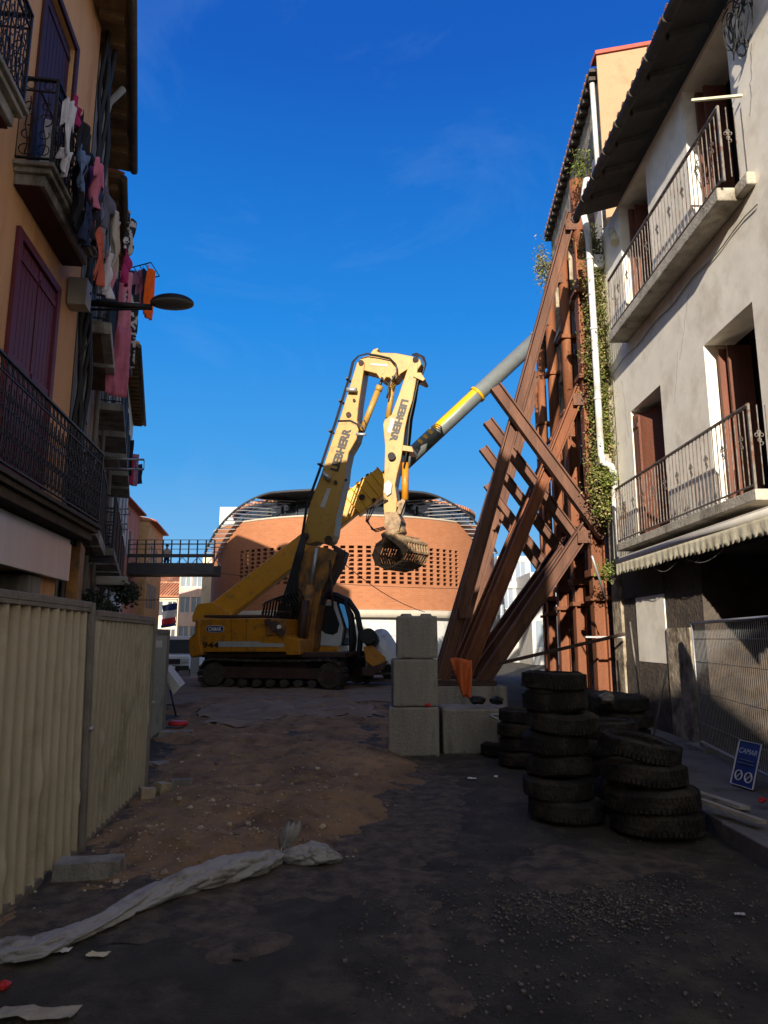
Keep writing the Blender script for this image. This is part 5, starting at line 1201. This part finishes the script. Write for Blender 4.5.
# grapple with slotted jaws
gr = eslab([(384, 512), (397, 512), (401, 520), (399, 531), (388, 532), (384, 524)], 1.15, 1.95, 'grapple_head', 'grapple', bevel=.02)
b = MB(); b.cyl(EP(393, 531, 1.55), EP(395, 537, 1.55), .42, 18); b.build('rotator', 'grapple', gr)
b = MB()
b.bar(EP(385, 511, 1.4), EP(402, 503, 1.4), .2, .16, em); b.bar(EP(399, 514, 1.4), EP(404, 500, 1.4), .2, .14, em); b.build('linkage', 'grapple', gr)
b = MB()
for k in range(3): b.tube([EP(386 + k, 500, 1.2), EP(374 - k * 3, 509, 1.0), EP(368 - k, 521, 1.0), EP(372 + k * 2, 530 + k, 1.05), EP(384 + k, 527 + k, 1.15)], .022, 5)
b.build('hose', 'black', gr)
def jaw(side):
    b = MB()
    c0_ = EP(397, 538, 1.55); 
    gx = (eh * .93 - em * .36).normalized(); gy = Vector((-gx.y, gx.x, 0)); tilt = Matrix.Rotation(R(-16), 3, gy)
    gxx = tilt @ gx; gz_ = tilt @ Vector((0, 0, 1))
    prof = [(0.02, -.05), (.42, -.14), (.66, -.42), (.62, -.74), (.34, -.98), (.08, -1.02)]
    prof = [(x * side, z) for x, z in prof]
    hw_ = .62
    ribs = 9
    for i in range(ribs):
        yy = -hw_ + 2 * hw_ * i / (ribs - 1)
        for j in range(len(prof) - 1):
            A_ = c0_ + gxx * prof[j][0] + gz_ * prof[j][1] + gy * yy; B_ = c0_ + gxx * prof[j + 1][0] + gz_ * prof[j + 1][1] + gy * yy
            b.bar(A_, B_, .042, .06, gy)
    for j in (0, 1, 2, 3, 4, 5):
        A_ = c0_ + gxx * prof[j][0] + gz_ * prof[j][1]; b.bar(A_ - gy * (hw_ + .03), A_ + gy * (hw_ + .03), .07, .07, gz_)
    for s_ in (-1, 1):                       # solid cheek plates
        pl_ = [c0_ + gxx * x + gz_ * z + gy * s_ * (hw_ + .04) for x, z in [(.02 * side, -.05), (.42 * side, -.14), (.66 * side, -.42), (.62 * side, -.74), (.45 * side, -.88), (.42 * side, -.6), (.3 * side, -.4)]]
        b.prism(pl_, gy * .03)
    return b.build('jaw', 'grapple', gr)
jaw(1); jaw(-1)

# ------------------------------------------------------------------ telescopic crane behind
YC = 27.0
cr = thing('telescopic_crane', 'mobile crane with yellow base boom and long grey extension behind the excavator', 'crane', (-5.5, YC, 0))
b = MB(); a = PY(205, 624, YC); c = PY(312, 541, YC); up = Vector((0, 0, 1)); d = (c - a).normalized()
b.bar(a, c, .75, .86, (0, 1, 0)); b.build('base_boom', 'cranegold', cr, bevel=.05)
b = MB(); b.bar(PY(300, 550, YC), PY(386, 479, YC), .62, .72, (0, 1, 0)); b.build('middle_boom', 'cranegold', cr, bevel=.05)
hd_ = MB(); A_ = PY(352, 506, YC); B_ = PY(386, 479, YC); hd_.bar(A_, B_, .85, .98, (0, 1, 0))
for i in range(5): q = A_.lerp(B_, .2 + i * .19); hd_.bar(q, q + (B_ - A_).normalized() * .06, .93, 1.06, (0, 1, 0))
hd_.build('boom_head', 'craneyel', cr, bevel=.03)
b = MB(); q = PY(366, 478, YC)
for k in range(3): b.cyl(PY(358 + 5 * k, 484 - 4 * k, YC - .4), PY(358 + 5 * k, 484 - 4 * k, YC + .4), .1, 10)
b.cyl(PY(362, 497, YC - .52), PY(362, 497, YC - .4), .12, 10); b.cyl(PY(374, 500, YC - .5), PY(374, 500, YC - .4), .09, 10)
b.build('fitting', 'darksteel', cr)
b = MB(); t0 = PY(382, 483, YC); t1 = PY(537, 339, YC); b.cyl(t0, t1, .32, 28); b.build('extension_boom', 'cranegrey', cr)
b = MB(); dd_ = (t1 - t0); du = dd_.normalized()
for f in (.60,): b.cyl(t0 + dd_ * f, t0 + dd_ * (f + .012), .37, 28)
b.cyl(t1 - du * .05, t1 + du * .04, .345, 28); b.build('collar', 'craneyel', cr)
b = MB(); vdir = Vector((0, -1, 0)); updir = du.cross(vdir).normalized()
if updir.z < 0: updir = -updir
def strip(f0, f1, a0, a1, bb):
    bb.grid(lambda u, v: t0 + dd_ * (f0 + (f1 - f0) * u) + (vdir * math.cos(a0 + (a1 - a0) * v) + updir * math.sin(a0 + (a1 - a0) * v)) * .326, 1, 6)
strip(.34, .60, R(5), R(50), b)
for k in range(3): strip(.245 + .032 * k, .26 + .032 * k, R(5), R(50), b)
b.build('marking', 'craneyel', cr)
b = MB(); b.cyl(t1 + du * .06 + Vector((0, -.1, .25)), t1 + du * .2 + Vector((0, -.1, .4)), .09, 10); b.build('sheave', 'dirtywhite', cr)
b = MB(); a = PY(190, 612, YC); b.box(-6.6, -3.2, YC - 1.0, YC + 1.2, .9, 1.9); b.build('turret', 'cranegold', cr, bevel=.05)
b = MB(); b.prism([PY(192, 616, YC - .6), PY(197, 604, YC - .6), PY(213, 602, YC - .6), PY(230, 612, YC - .6), PY(232, 620, YC - .6), PY(192, 622, YC - .6)], (0, 1.2, 0)); b.build('boom_foot', 'cranegold', cr, bevel=.04)
b = MB(); b.box(-6.6, 1.5, YC - .7, YC + 1.9, .6, 1.1); b.build('chassis', 'darksteel', cr)
for k, x in enumerate((-5.9, -4.4, -1.2, .4)):
    for y_ in (YC - .9, YC + 1.7):
        b = MB(); b.cyl((x, y_, .55), (x, y_ + .35, .55), .55, 20); b.build('wheel', 'tyre', cr)

# things to the right of the excavator: tarp-covered attachment
tp = thing('covered_attachment', 'pile under a pale tarpaulin to the right of the excavator', 'covered machine', PG(385, 672))
def tarpf(u, v):
    a = PY(366 + 34 * u, 672, 24); z_ = (2.0 * math.sin(math.pi * min(1, .18 + .72 * u)) ** .5) * math.sin(math.pi * (.08 + .84 * v)) ** .6
    return Vector((a.x, 23.4 + 1.6 * v, -.1 + z_ + .12 * noise.noise(Vector((u * 5, v * 4, 2)))))
b = MB(); b.grid(tarpf, 26, 20); b.build('tarpaulin', 'tarp', tp, solid=.02)
bk = thing('yellow_bucket', 'yellow machine attachment lying beside the pale tarpaulin', 'machine attachment', PG(372, 682))
b = MB(); b.prism([PY(px, py, 22.9) for px, py in ((363, 647), (372, 645), (386, 658), (384, 664), (374, 668), (366, 662))], (0, .8, 0)); b.build('shell', 'yellow', bk, bevel=.03)
b = MB(); b.prism([PY(px, py, 22.85) for px, py in ((362, 668), (374, 666), (388, 661), (384, 669), (372, 676), (362, 676))], (0, .7, 0)); b.build('teeth', 'darksteel', bk, bevel=.02)
b = MB(); b.cyl(PY(368, 636, 22.8), PY(372, 640, 23.4), .26, 14); b.build('wheel_hub', 'black', bk)
b = MB()
for z_ in (.12, .34): b.tube([PY(365, 684, 24) * 1 + Vector((0, 0, z_)), PY(412, 684, 24) + Vector((0, 0, z_))], .05, 6)
tag(b.build('steel_rails', 'cap'), 'two long steel bars lying behind the stacked concrete blocks', 'steel bars')

# ------------------------------------------------------------------ brick rotunda
RX, RY, RR = -2.45, 57.6, 11.4
rt_ = thing('brick_rotunda', 'round red brick building with a slotted screen and louvred roof canopy', 'rotunda', (RX, RY, -.55))
def rp(a, r, z): return Vector((RX + math.sin(a) * r, RY - math.cos(a) * r, z))     # a=0 faces the camera
def ringwall(name, m, r, z0, z1, n=96, a0=-math.pi, a1=math.pi, parent=rt_, solid=0, holes=None, nz=1):
    me_v = []; fs = []; uvs = []
    for i in range(n + 1):
        for j in range(nz + 1):
            a = a0 + (a1 - a0) * i / n; me_v.append(rp(a, r, z0 + (z1 - z0) * j / nz)); uvs.append((a * r, z0 + (z1 - z0) * j / nz))
    for i in range(n):
        for j in range(nz):
            if holes and holes(i, j): continue
            fs.append((i * (nz + 1) + j, (i + 1) * (nz + 1) + j, (i + 1) * (nz + 1) + j + 1, i * (nz + 1) + j + 1))
    b = MB(); b.add(me_v, fs, False); o = b.build(name, m, parent, solid=solid)
    if solid: o.modifiers['solid'].offset = -1
    uvl = o.data.uv_layers.new(name='UVMap')
    for lp_ in o.data.loops: uvl.data[lp_.index].uv = uvs[lp_.vertex_index]
    return o
BZ0, BZ1 = 3.45, 9.65; HZ0, HZ1 = 5.05, 7.75
ringwall('brick_wall', 'brickw', RR, HZ1, BZ1, 120)
ringwall('brick_wall', 'brickw', RR, BZ0, HZ0, 120)
SA = R(43)
ringwall('brick_wall', 'brickw', RR, HZ0, HZ1, 90, SA, 2 * math.pi - SA)
nc = 150
ringwall('slotted_screen', 'brickw', RR, HZ0, HZ1, nc, -SA, SA, holes=lambda i, j: i % 5 in (1, 2, 3) and j % 3 != 0, nz=28, solid=.14)
ringwall('screen_backing', 'brickdark', RR - 1.3, HZ0 - .1, HZ1 + .1, 40, -SA - .05, SA + .05)
b = MB(); b.lathe([(RR - .4, 0), (RR + .12, 0), (RR + .12, .5), (RR - .4, .5)], (RX, RY, 2.93), 120, closed=True); b.build('concrete_band', 'band', rt_)
ringwall('ground_floor_wall', 'whitewall', RR - .35, -1.2, 2.93, 96)
b = MB(); b.lathe([(RR - .3, 0), (RR + .05, 0), (RR + .05, .12), (RR - .3, .12)], (RX, RY, BZ1), 120, closed=True); b.build('parapet_cap', 'band', rt_)
ringwall('glass_band', 'glass', RR - 1.75, BZ1 - .3, 11.0, 64)
b = MB()
for i in range(48):
    a = 2 * math.pi * i / 48; p = rp(a, RR - 1.7, BZ1 - .2); b.obox(p + Vector((0, 0, .7)), Vector((math.cos(a), math.sin(a), 0)) * .05, Vector((math.sin(a), -math.cos(a), 0)) * .05, Vector((0, 0, .7)))
b.build('mullion', 'roofdark', rt_)
def zc_(a):
    d = abs(math.degrees(a))
    return 11.25 if d < 24 else (11.25 - .0105 * (d - 24) ** 1.62 if d < 62 else 11.25 - .0105 * 38 ** 1.62)
b = MB(); b.lathe([(.1, .8), (RR - 1.5, .3), (RR - 1.5, .05), (.1, .05)], (RX, RY, 11.0), 96); rfr = b.build('roof', 'roofdark', rt_)
b = MB()
for i in range(150):
    a = 2 * math.pi * i / 150; b.tube([rp(a, RR - 1.4, 11.35), rp(a, RR - 4, 11.6)], .15, 5)
b.build('roof_tiles', 'tile', rfr)
for sg_ in (-1, 1):
    for k in range(15):
        ao = R(31 + k * 2.05); zo = zc_(ao)
        ri, ai = (RR - 1.3, ao - R(9 - k * .3)) if zo > 9.9 else (RR + .04, ao - R(3.5))
        b = MB(); b.bar(rp(sg_ * ai, ri, zo + .03), rp(sg_ * ao, RR + 1.0, zo), .36, .04, Vector((0, 1, .3))); b.build('louvre', 'slat', rt_)
b = MB(); b.tube([rp(R(-60) + R(120) * i / 90, RR + 1.02, zc_(R(-60) + R(120) * i / 90)) for i in range(91)], .09, 6, False); 
b.tube([rp(R(-60) + R(120) * i / 90, RR - .3, max(9.8, zc_(R(-60) + R(120) * i / 90) + .06)) for i in range(91)], .05, 5, False)
b.build('canopy_rim', 'roofdark', rt_)
b = MB(); n = 48
for i in range(n):
    a0_ = R(-31) + R(62) * i / n; a1_ = R(-31) + R(62) * (i + 1) / n
    b.quad(rp(a0_, RR - 1.6, 11.25), rp(a1_, RR - 1.6, 11.25), rp(a1_, RR + 1.0, zc_(a1_)), rp(a0_, RR + 1.0, zc_(a0_)))
b.build('canopy_deck', 'roofdark', rt_, solid=.06)
# overhead cables before the rotunda
b = MB()
def cable(A, B, sag): b.tube([A.lerp(B, i / 14) - Vector((0, 0, sag * 4 * (i / 14) * (1 - i / 14))) for i in range(15)], .018, 4, False)
cable(PY(130, 562, 36), PY(560, 588, 40), .5); cable(PY(340, 560, 30), PY(425, 612, 36), .3)
tag(b.build('overhead_cable', 'iron'), 'thin overhead cables strung in front of the rotunda', 'cables')

# ------------------------------------------------------------------ footbridge and person
YB = 42.0
fb = thing('footbridge', 'dark covered footbridge linking the left houses to the rotunda', 'footbridge', PY(175, 575, YB))
A = PY(126, 574, YB); Bp = PY(202, 574, YB); zt = PY(170, 563, YB).z
x0, x1 = A.x - 1.5, Bp.x + .7
b = MB(); b.box(x0, x1, YB, YB + 1.8, A.z, A.z + .12); b.box(x0, x1, YB - .06, YB - .002, A.z - .02, zt); b.box(x0, x1, YB + 1.803, YB + 1.86, A.z - .02, zt); b.build('deck', 'roofdark', fb)
zr0 = PY(170, 557.5, YB).z; zr1 = PY(170, 554, YB).z; zh = PY(170, 540, YB).z
b = MB(); b.box(x0, x1, YB - .05, YB - .01, zr0, zr1)
for i in range(14):
    x = x0 + (x1 - x0) * i / 13; b.box(x - .035, x + .035, YB - .07, YB - .0, zt - .05, zh)
for z_ in (zh, zh - .28, zh - .56): b.box(x0, x1, YB - .045, YB - .02, z_ - .018, z_ + .018)
b.build('railing', 'roofdark', fb)
b = MB()
for i in range(7):
    x = x0 + (x1 - x0) * i / 7; b.tube([(x, YB + 1.7, zt), (x + (x1 - x0) / 14, YB + 1.7, zr1), (x + (x1 - x0) / 7, YB + 1.7, zt)], .03, 5)
b.box(x0, x1, YB + 1.66, YB + 1.7, zh - .02, zh + .02); b.build('truss', 'bluegrey', fb)
def build_person(loc, label):
    # skinned body evaluated once, then split by height into clothing colours
    bm_me = bpy.data.meshes.new('p')
    V = [(0, 0, .93), (0, 0, 1.15), (0, 0, 1.38), (0, -.01, 1.47), (0, -.02, 1.55), (0, -.02, 1.66),
         (.09, 0, .88), (.10, -.03, .48), (.11, .02, .08), (.11, -.12, .04), (-.09, 0, .88), (-.10, .03, .48), (-.11, .05, .08), (-.11, -.09, .04),
         (.19, 0, 1.36), (.25, .02, 1.10), (.20, -.16, .94), (-.19, 0, 1.36), (-.25, .02, 1.10), (-.20, -.16, .94)]
    rr2 = [.14, .135, .15, .06, .07, .10, .095, .065, .045, .04, .095, .065, .045, .04, .06, .045, .035, .06, .045, .035]
    E = [(0, 1), (1, 2), (2, 3), (3, 4), (4, 5), (0, 6), (6, 7), (7, 8), (8, 9), (0, 10), (10, 11), (11, 12), (12, 13), (2, 14), (14, 15), (15, 16), (2, 17), (17, 18), (18, 19)]
    bm_me.from_pydata(V, E, [])
    o = bpy.data.objects.new('person', bm_me); C.objects.link(o)
    import bmesh
    bm = bmesh.new(); bm.from_mesh(bm_me); lay = bm.verts.layers.skin.verify(); bm.verts.ensure_lookup_table()
    for i, v in enumerate(bm.verts): v[lay].radius = (rr2[i], rr2[i]); v[lay].use_root = (i == 0)
    bm.to_mesh(bm_me); bm.free()
    o.modifiers.new('skin', 'SKIN'); sb = o.modifiers.new('sub', 'SUBSURF'); sb.levels = 2; sb.render_levels = 2
    for mn in ('c_cream', 'c_navy', 'skin'): bm_me.materials.append(M[mn])
    bpy.context.view_layer.update()
    ev = bpy.data.meshes.new_from_object(o.evaluated_get(bpy.context.evaluated_depsgraph_get()))
    o.modifiers.clear(); o.data = ev; ev.materials.clear()
    for mn in ('c_cream', 'c_navy', 'skin'): ev.materials.append(M[mn])
    for p in ev.polygons:
        p.use_smooth = True; z_ = p.center.z
        p.material_index = 1 if (z_ < .97 and abs(p.center.x) < .17 and p.center.y > -.13 or z_ < .5) else (2 if z_ > 1.46 else 0)
    o.location = loc; tag(o, label, 'person'); 
    b = MB(); b.grid(lambda u, v: (math.cos(u * 2 * math.pi) * .112 * math.sin(v * math.pi / 1.9), -.01 + math.sin(u * 2 * math.pi) * .118 * math.sin(v * math.pi / 1.9), 1.655 + .125 * math.cos(v * math.pi / 1.9)), 16, 8); h_ = b.build('hair', 'c_black', o, world=False)
    b = MB()
    for sx in (-1, 1): b.obox((sx * .035, -.112, 1.66), (.012, 0, 0), (0, .006, 0), (0, 0, .007))
    b.build('eyes', 'c_black', o, world=False)
    b = MB(); b.obox((0, -.125, 1.635), (.012, 0, 0), (0, .02, 0), (0, 0, .022)); b.build('nose', 'skin', o, world=False)
    b = MB(); b.obox((0, -.112, 1.60), (.025, 0, 0), (0, .006, 0), (0, 0, .005)); b.build('mouth', 'c_red', o, world=False)
    return o
M['skin'] = mat('skin', (0.45, 0.26, 0.18), 0.6, 0.05, 5, bump=0)
pp = PY(166, 560, YB + .5); build_person((pp.x, YB + .6, A.z + .12), 'person in a pale top standing at the footbridge railing')

# flag on its pole
q = PY(170, 615, 34); fl = thing('flag', 'blue white and red banded flag hanging over the street', 'flag', q)
fx0, fx1 = PY(162, 605, 34).x, PY(176.5, 605, 34).x; zt_, zb_ = PY(170, 604, 34).z, PY(170, 627, 34).z
for k, (f0_, f1_, m_) in enumerate(((0, .28, 'blue'), (.28, .62, 'white'), (.62, .88, 'signal'), (.88, 1, 'blue'))):
    b = MB(); b.grid(lambda u, v: (fx0 + (fx1 - fx0) * u + .04 * v, 34 + .07 * math.sin(u * 8 + (f0_ + (f1_ - f0_) * v) * 4), zt_ + (zb_ - zt_) * (f0_ + (f1_ - f0_) * v) + .12 * (u - .5)), 16, 6); b.build('band', m_, fl, solid=.004)
b = MB(); b.tube([(fx1 + .03, 34, zt_ + .25), (fx1 + .03, 34, zb_)], .02, 6); b.tube([(fx1 + .03, 34, zt_ + .2), (-13, 34.3, zt_ + .2)], .02, 6); b.build('pole', 'iron', fl)

# parked van + car down the street
def van(x, y, label):
    o = thing('parked_van', label, 'van', (x, y, gz(x, y)))
    prof = [(-.98, .35), (-.95, 1.05), (-.82, 1.92), (.82, 1.92), (.95, 1.05), (.98, .35)]
    b = MB(); b.prism([(px_, 0, z_) for px_, z_ in prof], (0, 4.2, 0)); bd = b.build('body', 'vanm', o, world=False, bevel=.06)
    b = MB(); b.prism([(-.9, 0, .35), (-.9, 0, 1.02), (.9, 0, 1.02), (.9, 0, .35)], (0, -.75, 0)); b.build('bonnet', 'vanm', o, world=False, bevel=.08)
    b = MB(); b.prism([(-.82, -.02, 1.08), (-.72, .0, 1.75), (.72, .0, 1.75), (.82, -.02, 1.08)], (0, -.03, 0)); b.build('windscreen', 'glass', o, world=False)
    b = MB(); b.obox((0, -.78, .72), (.45, 0, 0), (0, .03, 0), (0, 0, .12)); b.build('grille', 'letter', o, world=False)
    b = MB(); b.obox((0, -.82, .42), (.9, 0, 0), (0, .06, 0), (0, 0, .11)); b.build('bumper', 'letter', o, world=False, bevel=.03)
    b = MB(); b.obox((0, -.90, .45), (.26, 0, 0), (0, .01, 0), (0, 0, .06)); b.build('number_plate', 'white', o, world=False)
    for s_ in (-1, 1):
        b = MB(); b.obox((s_ * .68, -.77, .76), (.17, 0, 0), (0, .03, 0), (0, 0, .1)); b.build('headlight', 'stripe', o, world=False, bevel=.02)
        b = MB(); b.obox((s_ * 1.08, .05, 1.2), (.08, 0, 0), (0, .05, 0), (0, 0, .12)); b.build('mirror', 'black', o, world=False, bevel=.02)
        for yy in (-.1, 3.2):
            b = MB(); b.cyl((s_ * .8, yy, .33), (s_ * 1.0, yy, .33), .33, 18); b.build('wheel', 'tyre', o, world=False)
    return o
q = PY(176, 668, 36); van(q.x + .25, 35, 'pale parked van facing the camera at the end of the street')
q = PY(188, 670, 33); b = MB()
cr2 = thing('folded_panel', 'grey board leaning beside the parked van', 'board', (q.x, 33, gz(q.x, 33)))
b.box(q.x + .1, q.x + .5, 33, 33.05, gz(q.x, 33), gz(q.x, 33) + 1.2); b.build('board', 'galv', cr2)

# shaded plants and awning stuff on the left row
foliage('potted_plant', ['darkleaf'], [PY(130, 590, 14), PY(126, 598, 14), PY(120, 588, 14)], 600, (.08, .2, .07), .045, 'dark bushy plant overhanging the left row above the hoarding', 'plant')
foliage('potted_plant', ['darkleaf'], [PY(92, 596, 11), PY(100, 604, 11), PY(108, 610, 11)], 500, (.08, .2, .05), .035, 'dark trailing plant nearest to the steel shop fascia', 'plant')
b = MB(); b.obox(W2(5.2, 2.7, .5), W2.d * .4, W2.n * .3, Vector((0, 0, .09))); tag(b.build('shop_lamp_box', 'acbox', bevel=.03), 'grey rounded box fixed under the dark plant in the left row', 'wall box')
b = MB(); wbox(b, W2, .5, 1.3, 1.9, 2.9, .1, .25); tag(b.build('shop_sign', 'yellowdirty', bevel=.01), 'dark yellow shop sign just past the steel fascia', 'sign')
for k, (s_, z_, L_) in enumerate(((6.8, 5.6, .95), (9.5, 4.5, .6), (11.2, 5.2, .6))):
    b = MB(); b.tube([W2(s_, z_, 0), W2(s_, z_ + .05, L_)], .025, 6); b.tube([W2(s_ + 1, z_, 0), W2(s_ + 1, z_ + .05, L_)], .025, 6)
    for j in range(4): b.tube([W2(s_, z_ + .05, L_ * (.4 + .2 * j)), W2(s_ + 1, z_ + .05, L_ * (.4 + .2 * j))], .012, 4)
    tag(b.build('drying_rack', 'galv'), ['nearest and highest', 'middle and lowest', 'farthest'][k] + ' empty metal drying rack sticking out of the brown house', 'drying rack')

# ------------------------------------------------------------------ laundry
def garment(kind, A, B, H, m, label, sway=.03, cat='garment', name=None):
    """hangs from the line A-B down by H"""
    A, B = Vector(A), Vector(B); d = B - A; L_ = d.length; n = Vector((d.y, -d.x, 0)); n = n.normalized() if n.length > 1e-5 else Vector((1, 0, 0)); sd = random.random() * 20
    def pt(u, v):
        w_ = .09 * noise.noise(Vector((u * 4 + sd, v * 2.0, sd))) + sway * math.sin(u * 13 + sd) * (.3 + v)
        return A.lerp(B, u) + Vector((0, 0, -v * H - .03 * math.sin(math.pi * u) - .02 * noise.noise(Vector((u * 3, sd, 0))))) + n * w_
    b = MB()
    if kind == 'sheet': b.grid(pt, 18, 16)
    elif kind == 'shirt':
        b.grid(lambda u, v: pt(.22 + .56 * u, v), 12, 14); b.grid(lambda u, v: pt(.0 + .23 * u, v * .42 + .12 * (1 - u)), 5, 6); b.grid(lambda u, v: pt(.77 + .23 * u, v * .42 + .12 * u), 5, 6)
    else:
        b.grid(lambda u, v: pt(u, v * .35), 12, 5); b.grid(lambda u, v: pt(u * .44, .35 + v * .65), 6, 12); b.grid(lambda u, v: pt(.56 + u * .44, .35 + v * .65), 6, 12)
    return tag(b.build(name or {'sheet': 'cloth', 'shirt': 'shirt', 'trousers': 'trousers'}[kind], m, solid=.006), label, cat, 'laundry drying on the left balconies')
# on the upper balcony of the orange house (front rail is W o=.36)
def onrail(s_, w_, z_=7.35, o=.46): return WL(s_ - w_ / 2, z_, o), WL(s_ + w_ / 2, z_, o)
s0 = sL(6.6)
garment('shirt', WL(sL(6.60), 7.40, .42), WL(sL(6.72), 7.42, .52), .72, 'c_white', 'white long-sleeved top at the near end of the laundry balcony')
garment('shirt', WL(sL(6.62), 6.80, .42), WL(sL(6.76), 6.80, .50), .28, 'c_white', 'small white top with a print below the long-sleeved one')
garment('sheet', *onrail(sL(6.9), .34, 7.52), .30, 'c_magenta', 'magenta cloth folded over the laundry balcony rail')
garment('sheet', *onrail(sL(7.1), .45, 7.45, .50), .55, 'c_black', 'black towel beside the magenta cloth on the balcony')
garment('trousers', *onrail(sL(6.95), .22, 7.0, .55), .45, 'c_blue', 'faded blue jeans hanging low on the laundry balcony')
garment('sheet', *onrail(sL(7.2), .3, 6.95, .45), .75, 'c_black', 'long black cloth hanging below the blue jeans')
garment('shirt', *onrail(sL(7.5), .34, 7.28, .56), .60, 'c_pink', 'pink top hanging in the middle of the laundry balcony')
garment('sheet', *onrail(sL(7.55), .34, 6.72, .52), .45, 'c_black', 'short black cloth hanging below the pink top')
garment('shirt', *onrail(sL(7.95), .4, 7.2, .56), .55, 'c_grey', 'dark grey jumper at the far end of the laundry balcony')
garment('trousers', *onrail(sL(7.75), .3, 6.55, .56), .70, 'c_coral', 'coral red trousers hanging lowest on the laundry balcony')
garment('sheet', *onrail(sL(8.2), .3, 7.0, .62), .8, 'c_cream', 'cream towel at the far end of the laundry balcony')
garment('trousers', *onrail(sL(8.0), .22, 6.4, .62), .6, 'c_white', 'pale trousers hanging under the cream towel')
garment('shirt', *onrail(sL(8.5), .3, 7.25, .72), .55, 'c_print', 'patterned black and white blouse beyond the cream towel')
garment('sheet', *onrail(sL(8.5), .24, 6.68, .7), .45, 'c_magenta', 'dark red cloth hanging under the patterned blouse')
garment('sheet', WL(sL(6.75), 7.25, .2), WL(sL(7.1), 7.3, .3), .6, 'c_white', 'white cloth lying inside the laundry balcony railing')
garment('sheet', *onrail(sL(6.85), .2, 7.2, .44), .5, 'c_black', 'small black cloth tucked between the white top and the jeans')
garment('shirt', *onrail(sL(7.35), .26, 7.38, .44), .4, 'c_black', 'small black top between the black towel and the pink top')
garment('trousers', *onrail(sL(7.38), .2, 6.62, .5), .5, 'c_navy', 'navy leggings hanging low in the middle of the laundry balcony')
garment('shirt', *onrail(sL(8.25), .28, 6.45, .56), .45, 'c_rose', 'rose coloured top hanging low beyond the coral trousers')
garment('sheet', *onrail(sL(7.72), .16, 7.3, .42), .8, 'c_purple', 'dark purple cloth behind the pink top on the balcony')
# racks of the grey house
rk = thing('drying_rack', 'metal drying rack reaching out over the street above the street lamp', 'drying rack', W2(2.6, 7.3, .3))
b = MB(); r0 = PY(122, 270, 12.0); r1 = PY(151, 262.5, 12.0)
b.tube([W2(3.2, r0.z - .1, 0), r0, r1], .012, 5); b.tube([W2(3.5, r0.z - .1, 0), r0 + Vector((0, .5, 0)), r1 + Vector((0, .5, 0))], .012, 5)
for i in range(6): p_ = r0.lerp(r1, .2 * i); b.tube([p_, p_ + Vector((0, .5, 0))], .008, 4)
b.build('frame', 'iron', rk)
def hang(px, py, Y, wpx, hpx, kind, m, label, name=None):
    a = PY(px - wpx / 2, py, Y); c = PY(px + wpx / 2, py, Y); z1 = PY(px, py + hpx, Y).z
    return garment(kind, a, Vector((c.x, Y + .25, c.z)), a.z - z1, m, label, .02, name=name)
hang(149, 264, 12.0, 5, 50, 'sheet', 'c_orange', 'bright orange cloth at the outer end of the rack above the lamp')
hang(145.5, 266, 12.05, 4, 36, 'trousers', 'c_navy', 'narrow navy garment next to the orange cloth')
hang(141, 267, 12.1, 6, 34, 'shirt', 'c_pink', 'outer of the two pink tops on the rack above the lamp')
hang(137, 267, 12.15, 5, 35, 'shirt', 'c_lilac', 'inner mauve pink top on the rack above the lamp')
hang(133, 268, 12.2, 5, 60, 'sheet', 'c_navy', 'dark navy cloth at the inner end of the rack above the lamp')
hang(121, 266, 11.4, 15, 70, 'sheet', 'c_rose', 'upper pink sheet hanging behind the lamp arm')
hang(118, 322, 11.3, 17, 70, 'sheet', 'c_pink', 'long pink bedsheet hanging below the lamp arm')
hang(129, 288, 11.6, 9, 75, 'sheet', 'c_print', 'black and white printed cloth beside the pink sheet')
hang(108, 262, 11.0, 7, 40, 'trousers', 'c_navy', 'left navy trousers hanging beside the pink sheet')
hang(113.5, 264, 11.1, 4, 62, 'sheet', 'c_black', 'narrow black cloth between navy trousers and pink sheet')
hang(130, 455, 20, 5, 28, 'sheet', 'c_red', 'red cloth hanging far down the left row')
hang(134, 452, 20.5, 5, 32, 'sheet', 'c_lilac', 'mauve cloth hanging far down the left row')
hang(137.5, 462, 21, 4, 20, 'sheet', 'c_navy', 'dark blue cloth farthest down the left row')
hang(128, 438, 19.5, 4, 36, 'sheet', 'c_black', 'black cloth nearest of the laundry far down the left row')
